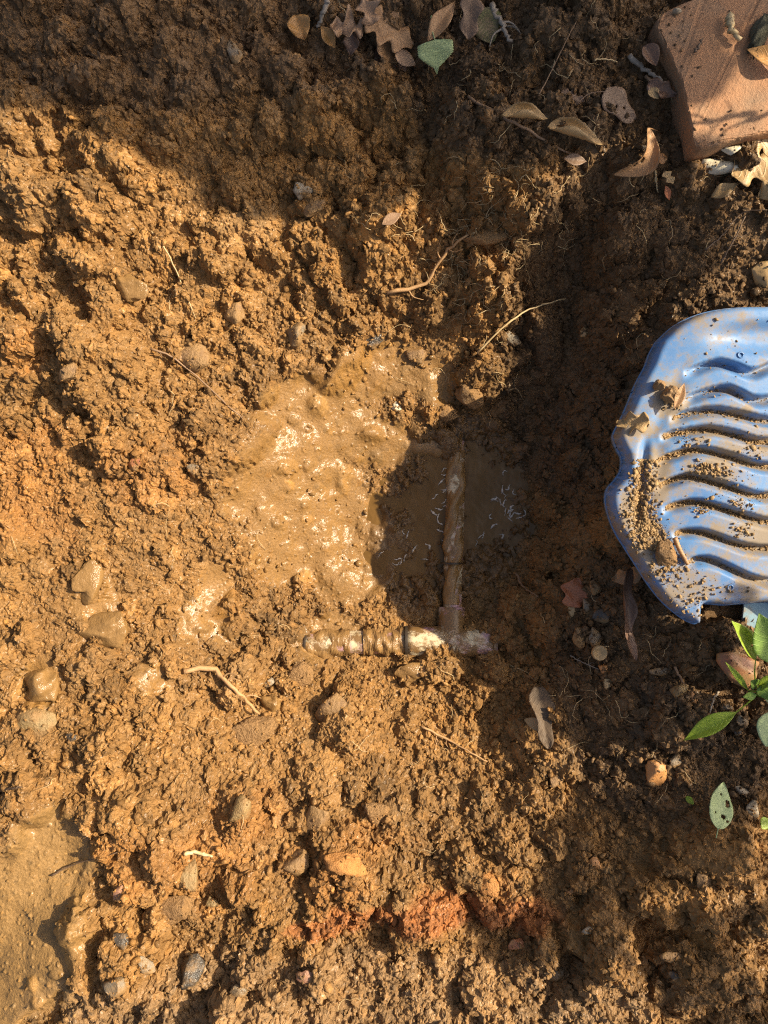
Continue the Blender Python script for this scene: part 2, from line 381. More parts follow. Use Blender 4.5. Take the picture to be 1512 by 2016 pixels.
# ------------------------------------------------------------------ geometry makers
_bm = bmesh.new(); bmesh.ops.create_icosphere(_bm, subdivisions=3, radius=1.0)
ICO3 = np.array([v.co[:] for v in _bm.verts]); ICO3F = np.array([[v.index for v in f.verts] for f in _bm.faces]); _bm.free()
_bm = bmesh.new(); bmesh.ops.create_icosphere(_bm, subdivisions=1, radius=1.0)
ICO1 = np.array([v.co[:] for v in _bm.verts]); ICO1F = np.array([[v.index for v in f.verts] for f in _bm.faces]); _bm.free()
_bm = bmesh.new(); bmesh.ops.create_icosphere(_bm, subdivisions=4, radius=1.0)
ICO4 = np.array([v.co[:] for v in _bm.verts]); ICO4F = np.array([[v.index for v in f.verts] for f in _bm.faces]); _bm.free()
_bm = bmesh.new(); bmesh.ops.create_icosphere(_bm, subdivisions=2, radius=1.0)
ICO2 = np.array([v.co[:] for v in _bm.verts]); ICO2F = np.array([[v.index for v in f.verts] for f in _bm.faces]); _bm.free()

def clod_pts(r, dims, ns=260, gr=0.15, ga=0.11, lump=0.26):
    p = ICO4.copy(); q = p.copy()
    k = r.normal(size=(5, 3))*2.4; ph = r.random(5)*6.28
    p *= (1 + lump*sum(np.sin(q@k[i]+ph[i]) for i in range(5))/2.2)[:, None]
    for _ in range(9):
        n = r.normal(size=3); n /= np.linalg.norm(n); e = np.maximum(0, p@n-(0.5+0.3*r.random())); p -= e[:, None]*n*0.8
    sd_ = r.normal(size=(ns, 3)); sd_ /= np.linalg.norm(sd_, axis=1)[:, None]
    dt = np.arccos(np.clip(q@sd_.T, -1, 1)); sr_ = gr*(0.5+r.random(ns)); sa_ = ga*(0.4+r.random(ns))
    b = (sa_*np.sqrt(np.clip(1-(dt/sr_)**2, 0, 1))).max(1)
    return p*(1+b+0.015*r.normal(size=len(p)))[:, None]*np.array(dims)
def rock_pts(r, dims, facets=9, rough=0.05, lump=0.1):
    p = ICO3.copy()
    k = r.normal(size=(5, 3))*2.2; ph = r.random(5)*6.28
    p *= (1 + lump*sum(np.sin(p@k[i]+ph[i]) for i in range(5))/2.2)[:, None]
    for _ in range(facets):
        n = r.normal(size=3); n /= np.linalg.norm(n); d = (0.58+0.35*r.random()) if facets < 6 else (0.38+0.38*r.random())
        e = np.maximum(0, p@n-d); p -= e[:, None]*n*0.96
    k = r.normal(size=(6, 3))*8; ph = r.random(6)*6.28
    p *= (1 + rough*sum(np.sin(p@k[i]+ph[i]) for i in range(6))/2.4)[:, None]
    p *= 1 + rough*0.35*r.normal(size=(len(p), 1))
    return p*np.array(dims)

def rotz(p, deg):
    a = math.radians(deg); c, s_ = math.cos(a), math.sin(a)
    return np.stack([p[:, 0]*c-p[:, 1]*s_, p[:, 0]*s_+p[:, 1]*c, p[:, 2]], 1)

def tube(pts, rad, sides=6, r=None, jit=0.0):
    pts = np.asarray(pts, float); n = len(pts)
    rad = np.broadcast_to(np.asarray(rad, float), (n,))
    V = []; F = []
    t = np.gradient(pts, axis=0); t /= np.linalg.norm(t, axis=1)[:, None]+1e-12
    ref = np.array([0, 0, 1.0]) if abs(t[0, 2]) < 0.9 else np.array([1.0, 0, 0])
    for i in range(n):
        a = np.cross(t[i], ref); a /= np.linalg.norm(a)+1e-12; b = np.cross(a, t[i]); ref = b
        for k in range(sides):
            th = 2*math.pi*k/sides; q = rad[i]*(1+(jit*r.normal() if r is not None else 0))
            V.append(pts[i]+q*(math.cos(th)*a+math.sin(th)*b))
    for i in range(n-1):
        for k in range(sides):
            F.append((i*sides+k, i*sides+(k+1) % sides, (i+1)*sides+(k+1) % sides, (i+1)*sides+k))
    F.append(tuple(range(sides))[::-1]); F.append(tuple((n-1)*sides+k for k in range(sides)))
    return np.array(V), F

def spline(pts, n):
    pts = np.asarray(pts, float); m = len(pts)
    if m == 2: return pts[0]+(pts[1]-pts[0])*np.linspace(0, 1, n)[:, None]
    P = np.vstack([2*pts[0]-pts[1], pts, 2*pts[-1]-pts[-2]]); out = []
    for s_ in np.linspace(0, m-1, n):
        i = min(int(s_), m-2); t = s_-i; a, b, c, d = P[i:i+4]
        out.append(0.5*((2*b)+(-a+c)*t+(2*a-5*b+4*c-d)*t*t+(-a+3*b-3*c+d)*t**3))
    return np.array(out)

def mat_leaf(name, c1, c2, rough=0.45, trans=0.12, vein=0.8, spots=(0.10, 0.06, 0.03), spot_amt=0.3):
    m, N, L, bs = mat_base(name)
    n = noise_node(N, L, 70, 6, 0.65); r = ramp(N, L, n.outputs['Fac'], [(0.3, c1), (0.7, c2)])
    t = N.new('ShaderNodeAttribute'); t.attribute_name = 'lt'; c = N.new('ShaderNodeAttribute'); c.attribute_name = 'lc'
    ab = N.new('ShaderNodeMath'); ab.operation = 'ABSOLUTE'; L.new(c.outputs['Fac'], ab.inputs[0])
    m1 = N.new('ShaderNodeMath'); m1.operation = 'MULTIPLY_ADD'; m1.inputs[1].default_value = -0.22; L.new(ab.outputs['Value'], m1.inputs[0]); L.new(t.outputs['Fac'], m1.inputs[2])
    m2 = N.new('ShaderNodeMath'); m2.operation = 'MULTIPLY'; m2.inputs[1].default_value = 62.0; L.new(m1.outputs['Value'], m2.inputs[0])
    sn = N.new('ShaderNodeMath'); sn.operation = 'SINE'; L.new(m2.outputs['Value'], sn.inputs[0])
    vr = ramp(N, L, sn.outputs['Value'], [(0.80, 0.0), (0.98, 1.0)])
    c2_ = tuple(min(1, x*1.35+0.02) for x in c2)
    vm = N.new('ShaderNodeMath'); vm.operation = 'MULTIPLY'; vm.inputs[1].default_value = 0.55*vein; L.new(vr.outputs['Color'], vm.inputs[0])
    o1 = mix(N, L, vm.outputs['Value'], r.outputs['Color'], c2_)
    n2 = noise_node(N, L, 130, 7, 0.75); sr_ = ramp(N, L, n2.outputs['Fac'], [(0.93-spot_amt, 0.0), (1.0-spot_amt, 0.85)])
    o2 = mix(N, L, sr_.outputs['Color'], o1, spots)
    L.new(o2, bs.inputs['Base Color']); bs.inputs['Roughness'].default_value = rough
    nb = noise_node(N, L, 300, 4, 0.6); ad = N.new('ShaderNodeMath'); ad.operation = 'MULTIPLY_ADD'; ad.inputs[1].default_value = 0.8
    L.new(vr.outputs['Color'], ad.inputs[0]); L.new(nb.outputs['Fac'], ad.inputs[2]); bump(N, L, bs, ad.outputs['Value'], 0.6, 0.0008)
    tr = N.new('ShaderNodeBsdfTranslucent'); L.new(o2, tr.inputs['Color'])
    ms = N.new('ShaderNodeMixShader'); ms.inputs['Fac'].default_value = trans
    L.new(bs.outputs['BSDF'], ms.inputs[1]); L.new(tr.outputs['BSDF'], ms.inputs[2]); L.new(ms.outputs['Shader'], N['Material Output'].inputs['Surface'])
    return m

def solidify(o, th):
    m = o.modifiers.new('thickness', 'SOLIDIFY'); m.thickness = th; m.offset = 0; return o

def leaf_grid(B, T, W, wf, n=24, m=9, N=(0, 0, 1), roll=0.0, bend=0.0, fold=0.0, wave=0.0, side=0.0, twist=0.0, holes=(), r=None, droop=0.0):
    B = np.asarray(B, float); T = np.asarray(T, float)
    ey = T-B; L = np.linalg.norm(ey); ey /= L
    N = np.asarray(N, float); ex = np.cross(ey, N); ex /= np.linalg.norm(ex); ez = np.cross(ex, ey)
    V = []; mids = []
    for i in range(n+1):
        t = i/n; w = wf(t); wl_, wr_ = (w, w) if np.isscalar(w) else w
        c0 = B+ey*L*t+ez*(bend*L*math.sin(math.pi*t)-droop*L*t*t)+ex*side*L*math.sin(math.pi*t)
        tw = twist*(t-0.3); mids.append(c0)
        for j in range(m+1):
            c = -1+2*j/m; a = 0.5*W*c*(wl_ if c < 0 else wr_)
            if roll: x = math.sin(a*roll)/roll; z = (1-math.cos(a*roll))/roll
            else: x = a; z = 0
            z += abs(a)*fold + wave*W*math.sin(t*11+c*3.0)*abs(c)
            if r is not None: z += r.normal()*W*0.006
            x, z = x*math.cos(tw)-z*math.sin(tw), x*math.sin(tw)+z*math.cos(tw)
            V.append(c0+ex*x+ez*z)
    F = []
    for i in range(n):
        for j in range(m):
            tc, cc = (i+.5)/n, -1+2*(j+.5)/m
            if any(((tc-h[0])/h[2])**2+((cc-h[1])/(h[3] if len(h) > 3 else h[2]*2))**2 < 1 for h in holes): continue
            a = i*(m+1)+j; F.append((a, a+1, a+m+2, a+m+1))
    return np.array(V), F, np.array(mids)

ovate = lambda t: max(0.0, math.sin(math.pi*min(1, t**0.75)))**0.8 + 0.01
lance = lambda t: max(0.0, math.sin(math.pi*t**0.9))**1.1 + 0.012
def cord(t):   # broad rounded leaf with a drawn-out tip and toothed edge
    base = (min(1, t/0.10))**0.5*(1-0.05*t) if t < 0.40 else max(0, 1-((t-0.40)/0.44))**0.75*0.97
    if t > 0.70: base = max(base, 0.2*(1-(t-0.70)/0.30))
    return base*(1+0.035*math.sin(t*95)) + 0.01
def oak(seed, depth=0.5, lobes=4.2):
    def f(t):
        e = max(0.0, math.sin(math.pi*min(1, (t*0.96+0.03))**0.8))**0.6
        l = 0.5+0.5*math.cos(2*math.pi*lobes*t+seed); r_ = 0.5+0.5*math.cos(2*math.pi*lobes*t+seed+0.9)
        return ((e*(1-depth*l)+0.02), (e*(1-depth*r_)+0.02))
    return f
def leaf(name, label, B, T, W, wf, mat, rib=None, cat='leaf', stem=None, th=0.0003, stem_r=0.0007, group=None, parent=None, **kw):
    B = np.asarray(B, float)
    V, F, M = leaf_grid(B, T, W, wf, **kw)
    root = empty(name, B, label, cat, group) if parent is None else parent
    org = np.array(root.location)
    nn, mm_ = kw.get('n', 24), kw.get('m', 9)
    lt = np.repeat(np.arange(nn+1)/nn, mm_+1); lc = np.tile(-1+2*np.arange(mm_+1)/mm_, nn+1)
    o = mesh_obj('blade' if parent is None else 'leaf', V, F, mat, root, org, cols={'lt': lt, 'lc': lc}); solidify(o, th)
    pts = M[::3]
    if stem is not None: pts = np.vstack([spline([*stem, B], 6)[:-1], pts])
    tv, tf = tube(pts-np.array([0, 0, 0.0003]), np.linspace(stem_r, stem_r*0.35, len(pts)), 5)
    if parent is None: mesh_obj('stem', tv, tf, rib or mat, root, org)
    else:
        c = mesh_obj('midrib', tv, tf, rib or mat, o, org)
    return root

# ------------------------------------------------------------------ the setting's water
WZ = -0.2035
m, N, L, bs = mat_base('muddy_water')
n = noise_node(N, L, 18, 3); r_ = ramp(N, L, n.outputs['Fac'], [(0.3, (0.120, 0.064, 0.017)), (0.7, (0.175, 0.095, 0.028))])
L.new(r_.outputs['Color'], bs.inputs['Base Color']); bs.inputs['Roughness'].default_value = 0.03; bs.inputs['IOR'].default_value = 1.33
n = noise_node(N, L, 40, 2); bump(N, L, bs, n.outputs['Fac'], 0.6, 0.006)
WATER = m
r = np.random.default_rng(5)
wa, wb = at(690, 800, WZ), at(1080, 1260, WZ)
gx = np.linspace(wa[0], wb[0], 50); gy = np.linspace(wb[1], wa[1], 60); wx, wy = np.meshgrid(gx, gy)
wv = np.stack([wx, wy, WZ+0.0003*np.sin(wx*190+wy*60)*np.sin(wy*140)], -1).reshape(-1, 3)
k = np.arange(3000).reshape(60, 50)
water = mesh_obj('water', wv, np.stack([k[:-1, :-1], k[:-1, 1:], k[1:, 1:], k[1:, :-1]], -1).reshape(-1, 4), WATER)
tag(water, 'brown muddy puddle at the bottom of the pit', None, kind='structure')

# ------------------------------------------------------------------ blue plastic panel
PZ = 0.030; KP = S*(H-PZ)/H
OUT = [(1300,668),(1335,637),(1380,616),(1430,606),(1480,603),(1540,604),(1620,615),(1700,640),(1760,690),(1795,760),(1800,850),(1795,950),(1770,1060),(1730,1150),(1670,1210),(1600,1225),
       (1560,1205),(1520,1188),(1482,1188),(1430,1192),(1400,1190),(1383,1193),(1380,1226),(1366,1228),(1340,1212),(1310,1185),(1285,1152),(1262,1115),(1240,1080),(1222,1050),(1208,1015),(1202,985),(1206,962),(1220,945),(1232,925),(1234,900),(1226,882),(1218,862),(1219,848),(1232,822),(1246,790),(1262,750),(1280,715),(1289,690)]
out = spline(np.array(OUT+[OUT[0]], float), 360)[:-1]
GRV = [[(1340,733),(1355,727),(1385,716),(1410,712),(1440,720),(1474,731),(1512,716),(1550,706),(1600,722),(1650,716)],
 [(1335,790),(1345,784),(1380,770),(1421,762),(1450,772),(1476,784),(1512,781),(1560,762),(1620,780),(1690,768)],
 [(1312,824),(1320,819),(1360,808),(1400,804),(1450,813),(1498,824),(1540,820),(1590,806),(1650,822),(1710,812)],
 [(1294,861),(1301,855),(1340,846),(1388,841),(1440,851),(1487,865),(1540,860),(1590,846),(1650,862),(1715,852)],
 [(1286,908),(1292,903),(1330,889),(1373,881),(1430,894),(1487,912),(1540,911),(1590,896),(1650,910),(1715,900)],
 [(1286,957),(1292,953),(1322,941),(1355,933),(1400,944),(1443,958),(1487,971),(1545,966),(1600,950),(1660,966),(1715,955)],
 [(1298,1002),(1305,997),(1335,988),(1367,984),(1410,994),(1465,1012),(1512,1022),(1570,1012),(1630,1000),(1710,1010)],
 [(1316,1050),(1323,1046),(1350,1042),(1378,1043),(1415,1055),(1454,1069),(1498,1074),(1560,1068),(1620,1050),(1690,1060)],
 [(1340,1104),(1349,1100),(1378,1095),(1400,1099),(1421,1108),(1450,1122),(1476,1133),(1512,1139),(1570,1130),(1640,1118)]]
GRV = [spline(g, 40) for g in GRV]
def pdist(U, V_):
    best = np.full(U.shape, 1e9); inside = np.zeros(U.shape, bool)
    P = out; Q = np.roll(out, -1, 0)
    for (ax, ay), (bx, by) in zip(P[::2], np.roll(P[::2], -1, 0)):
        dx, dy = bx-ax, by-ay; t = np.clip(((U-ax)*dx+(V_-ay)*dy)/(dx*dx+dy*dy), 0, 1)
        best = np.minimum(best, np.hypot(U-ax-t*dx, V_-ay-t*dy))
        c = (ay > V_) != (by > V_); inside ^= c & (U < (bx-ax)*(V_-ay)/(by-ay+1e-9)+ax)
    return np.where(inside, best, -best)
def pdist_in(P_, poly):
    ins = np.zeros(len(P_), bool); Q_ = np.roll(poly, -1, 0)
    for (ax, ay), (bx, by) in zip(poly, Q_):
        c = (ay > P_[:, 1]) != (by > P_[:, 1]); ins ^= c & (P_[:, 0] < (bx-ax)*(P_[:, 1]-ay)/(by-ay+1e-12)+ax)
    return ins
def smooth01(t): t = np.clip(t, 0, 1); return t*t*(3-2*t)
def pz(U, V_):
    d = np.maximum(pdist(U, V_), 0)
    z = PZ + 0.012*smooth01((U-1200)/260.0) - 0.020*(1-np.sqrt(np.clip(1-(1-np.clip(d/15.0, 0, 1))**2, 0, 1)))
    z = z - 0.006*np.exp(-((d-62)/16.0)**2)*smooth01((V_-690)/80)*smooth01((1130-V_)/60)*0.4
    z = z - 0.007*np.exp(-(((U-1270+0.10*(V_-880))/9.0)**2))*smooth01((V_-850)/40)*smooth01((1050-V_)/40)
    z = z - 0.010*np.exp(-(((U-1500)/95.0)**2+((V_-668)/28.0)**2)**2)
    for g in GRV:
        vg = np.interp(U, g[:, 0], g[:, 1]); s_ = V_-vg
        e = smooth01((U-g[0, 0])/34.0)*smooth01((g[-1, 0]-U)/30.0)
        prof = smooth01((s_+5)/7.0)*(1-smooth01((s_-4)/20.0))
        z = z - 0.0160*e*prof
    return z
step = 3.0
gu = np.arange(1196, 1806, step); gvv = np.arange(598, 1236, step)
PU, PV = np.meshgrid(gu, gvv); DD = pdist(PU, PV)
ok = DD > -step*0.75
pu, pv = PU.copy(), PV.copy()
edge = ok & (DD < step*0.75)
eu, ev = PU[edge], PV[edge]
seg = np.vstack([out[i]+(out[(i+1) % len(out)]-out[i])*f for i in range(len(out)) for f in (0, .5)])
ni = ((eu[:, None]-seg[None, :, 0])**2+(ev[:, None]-seg[None, :, 1])**2).argmin(1)
pu[edge], pv[edge] = seg[ni, 0], seg[ni, 1]
pzz = pz(pu, pv)
pverts = np.stack([(pu-CX)*KP, (CY-pv)*KP, pzz], -1)
idx = -np.ones(ok.shape, int); idx[ok] = np.arange(ok.sum())
q = np.stack([idx[:-1, :-1], idx[1:, :-1], idx[1:, 1:], idx[:-1, 1:]], -1).reshape(-1, 4); q = q[(q >= 0).all(1)]
def mat_plastic():
    m, N, L, bs = mat_base('blue_plastic')
    n1 = noise_node(N, L, 9, 3); c1 = ramp(N, L, n1.outputs['Fac'], [(0.3, (0.075, 0.175, 0.38)), (0.7, (0.13, 0.265, 0.48))])
    n2 = noise_node(N, L, 42, 10, 0.78); da = N.new('ShaderNodeAttribute'); da.attribute_name = 'dirt'; dm = N.new('ShaderNodeMath'); dm.operation = 'MULTIPLY_ADD'; dm.inputs[1].default_value = 0.34; L.new(da.outputs['Fac'], dm.inputs[0]); L.new(n2.outputs['Fac'], dm.inputs[2])
    d = ramp(N, L, dm.outputs['Value'], [(0.49, 0.0), (0.66, 0.9)])
    c2 = mix(N, L, d.outputs['Color'], c1.outputs['Color'], (0.27, 0.20, 0.115))
    n3 = noise_node(N, L, 420, 3, 0.6); d3 = ramp(N, L, n3.outputs['Fac'], [(0.66, 0.0), (0.72, 0.9)])
    c3 = mix(N, L, d3.outputs['Color'], c2, (0.25, 0.16, 0.085))
    L.new(c3, bs.inputs['Base Color'])
    rr = ramp(N, L, dm.outputs['Value'], [(0.4, 0.30), (0.7, 0.75)]); L.new(rr.outputs['Color'], bs.inputs['Roughness'])
    bs.inputs['Specular IOR Level'].default_value = 0.45
    nb = noise_node(N, L, 160, 4); bump(N, L, bs, nb.outputs['Fac'], 0.15, 0.0006)
    return m
PLASTIC = mat_plastic()
pl0 = np.array([(1500-CX)*KP, (CY-920)*KP, PZ])
panel = empty('plastic_panel', pl0, 'muddy blue moulded plastic panel with wavy raised ribs beside the pit', 'plastic panel')
pdirt = np.zeros_like(pu)
for cx_, cy_, rx_, ry_, a_ in [(1250,1010,30,50,1.0),(1275,1065,40,40,1.0),(1290,940,30,60,0.7),(1310,790,40,40,0.8),(1250,840,40,30,0.7),(1330,1150,80,50,0.45),(1400,930,60,40,0.6),(1480,1050,90,60,0.55),(1450,880,90,50,0.4),(1400,820,120,25,0.35),(1350,630,90,30,0.25),(1500,1160,80,40,0.5)]:
    pdirt = np.maximum(pdirt, a_*np.exp(-((pu-cx_)/rx_)**2-((pv-cy_)/ry_)**2))
for gi, g in enumerate(GRV):
    s_ = pv-np.interp(pu, g[:, 0], g[:, 1]); pdirt = np.maximum(pdirt, [0.15, .3, .5, .8, .9, .9, .9, .8, .5][gi]*np.exp(-((s_-6)/7.0)**2)*smooth01((pu-g[0, 0])/20.0))
sh = mesh_obj('ribbed_sheet', pverts[ok], q, PLASTIC, panel, pl0, cols={'dirt': pdirt[ok]})
md = sh.modifiers.new('thickness', 'SOLIDIFY'); md.thickness = 0.003; md.offset = -1
# skirt that turns down along the rim and the pale moulded flap at the lower edge
sk = np.vstack([out, out[:1]]); n_ = len(sk)
top = np.stack([(sk[:, 0]-CX)*KP, (CY-sk[:, 1])*KP, pz(sk[:, 0], sk[:, 1])], 1)
cc = np.array([(1500-CX)*KP, (CY-910)*KP]); low = top.copy(); low[:, :2] = cc+(low[:, :2]-cc)*0.985; low[:, 2] -= 0.016
sv = np.vstack([top, low]); sf = [(i, i+1, n_+i+1, n_+i) for i in range(n_-1)]
solidify(mesh_obj('rim_skirt', sv, sf, PLASTIC, panel, pl0), 0.002)
FLAP = mat_two('pale_plastic', (0.20, 0.32, 0.40), (0.30, 0.44, 0.50), 30, 0.25, 0.1, dirt=(0.3, 0.22, 0.14), dirt_amt=0.4)
fo = [(1476,1186),(1520,1186),(1560,1196),(1556,1262),(1512,1268),(1484,1262),(1478,1230)]
fv = [np.array([(a-CX)*KP, (CY-b)*KP, PZ-0.014-0.00010*(b-1186)*2]) for a, b in fo]
bmf = bmesh.new(); vs = [bmf.verts.new(p-pl0) for p in fv]; bmf.faces.new(vs); bmesh.ops.recalc_face_normals(bmf, faces=bmf.faces)
me = bpy.data.meshes.new('flap'); bmf.to_mesh(me); bmf.free(); me.materials.append(FLAP); fl = bpy.data.objects.new('flap', me); COL.objects.link(fl); fl.parent = panel; solidify(fl, 0.003)
# small moulded rings
for (a, b) in ((1449, 703), (1429, 1155)):
    th = np.linspace(0, 2*math.pi, 15); c = np.array([(a-CX)*KP, (CY-b)*KP, float(pz(np.array([a*1.0]), np.array([b*1.0]))[0])+0.0006])
    tv, tf = tube(c+0.0030*np.stack([np.cos(th), np.sin(th), th*0], 1), 0.0009, 6)
    mesh_obj('moulded_ring', tv, tf, PLASTIC, panel, pl0)
def onp(u, v, dz=0.0):
    return np.array([(u-CX)*KP, (CY-v)*KP, float(pz(np.array([float(u)]), np.array([float(v)]))[0])+dz])

# ------------------------------------------------------------------ loose grains (nobody could count them)
def grains(name, P, R, cols, wets, seed, big=None, label=None):
    r = np.random.default_rng(seed); n = len(P)
    base = ICO1; nv = len(base)
    k = r.normal(size=(n, 3, 3))*0.28+np.eye(3)
    v = np.einsum('nij,vj->nvi', k, base)*(1+0.16*r.normal(size=(n, nv, 1)))*R[:, None, None]+P[:, None, :]
    f = (ICO1F[None]+np.arange(n)[:, None, None]*nv).reshape(-1, 3)
    o = mesh_obj(name, v.reshape(-1, 3), f, SOIL, cols={'Col': np.repeat(cols, nv, 0), 'wet': np.repeat(wets, nv)}, smooth=False)
    return tag(o, label, None, kind='stuff')
r = np.random.default_rng(21)
P = []; R = []
for gi, g in enumerate(GRV):
    dens = [30, 130, 420, 900, 1000, 1000, 950, 700, 160][gi]
    for _ in range(dens):
        u = g[0, 0]+12+(1560-g[0, 0])*r.random()**1.25; s_ = 1+9*r.random()
        P.append((u, np.interp(u, g[:, 0], g[:, 1])+s_+r.normal())); R.append(0.00035+0.0013*r.random()**4)
for _ in range(1500):
    v = 905+175*r.random(); u = 1272-0.10*(v-880)+r.normal()*14+max(0, v-985)*0.55*r.random(); P.append((u, v)); R.append(0.0005+0.0022*r.random()**4)
for cx_, cy_, sp, n in [(1250,1010,22,300),(1275,1060,24,380),(1310,1120,22,260),(1395,930,14,220),(1375,925,12,150),(1450,1000,14,120),(1380,1170,40,170),(1330,1190,30,120),(1355,870,16,90),(1470,885,20,90),(1430,955,30,120),(1380,1000,12,90),(1450,1045,12,60),(1320,800,12,60),(1400,800,60,50),(1420,700,60,40)]:
    for _ in range(n): P.append((cx_+r.normal()*sp, cy_+r.normal()*sp*0.7)); R.append(0.00035+0.0017*r.random()**4)
P = np.array(P); R = np.array(R); dd = pdist(P[:, 0], P[:, 1]); kk = dd > 3; P, R = P[kk], R[kk]
Pw = np.stack([(P[:, 0]-CX)*KP, (CY-P[:, 1])*KP, pz(P[:, 0], P[:, 1])+R*0.5], 1)
cl = np.array((0.36, 0.235, 0.11))*(0.7+0.6*r.random((len(P), 1)))
grains('loose_soil_grains', Pw, R, cl, np.full(len(P), 0.15), 3, label='dry soil grains lying in the grooves of the blue plastic')

# ------------------------------------------------------------------ stones and clods
MUDC = (0.27, 0.155, 0.058)
ST = {
 'wet':   mat_two('stone_muddy', (0.22, 0.125, 0.044), (0.27, 0.155, 0.056), 90, 0.16, 0.6, 0.004, 130),
 'brown': mat_two('stone_brown', (0.20, 0.115, 0.055), (0.29, 0.165, 0.07), 80, 0.5, 0.9, 0.004, 200, dirt=MUDC, dirt_amt=0.56),
 'grey':  mat_two('stone_grey', (0.16, 0.125, 0.085), (0.25, 0.195, 0.125), 90, 0.3, 0.8, 0.003, 200, dirt=MUDC, dirt_amt=0.52),
 'dark':  mat_two('stone_dark', (0.045, 0.04, 0.034), (0.10, 0.078, 0.055), 120, 0.18, 0.8, 0.003, 200, dirt=MUDC, dirt_amt=0.46),
 'red':   mat_two('stone_red', (0.30, 0.115, 0.05), (0.36, 0.16, 0.075), 90, 0.4, 0.5, 0.0015, 260, dirt=MUDC, dirt_amt=0.48),
 'orange':mat_two('stone_orange', (0.42, 0.19, 0.06), (0.50, 0.25, 0.09), 90, 0.45, 0.7, 0.002, 260, dirt=(0.25, 0.12, 0.04), dirt_amt=0.35),
 'olive': mat_two('stone_olive', (0.24, 0.165, 0.070), (0.32, 0.215, 0.09), 90, 0.4, 0.9, 0.004, 200, dirt=MUDC, dirt_amt=0.5),
 'cream': mat_two('stone_cream', (0.55, 0.47, 0.30), (0.66, 0.60, 0.46), 60, 0.4, 0.5, 0.002, 200, dirt=(0.55, 0.38, 0.16), dirt_amt=0.35, dirt_scale=22),
 'pale':  mat_two('stone_pale', (0.26, 0.21, 0.145), (0.36, 0.30, 0.21), 60, 0.5, 0.8, 0.003, 200, dirt=(0.2, 0.125, 0.06), dirt_amt=0.48),
 'pink':  mat_two('stone_pink', (0.27, 0.135, 0.08), (0.33, 0.17, 0.10), 60, 0.4, 0.8, 0.003, 200, dirt=MUDC, dirt_amt=0.45),
 'tan':   mat_two('stone_tan', (0.38, 0.24, 0.10), (0.47, 0.31, 0.14), 60, 0.45, 0.4, 0.001, 200, dirt=MUDC, dirt_amt=0.3),
 'clod':  mat_two('soil_clod', (0.28, 0.155, 0.058), (0.36, 0.20, 0.075), 150, 0.55, 1.0, 0.006, 300),
 'rclod': mat_two('orange_clod', (0.42, 0.18, 0.045), (0.50, 0.235, 0.065), 150, 0.6, 1.0, 0.003, 420),
}
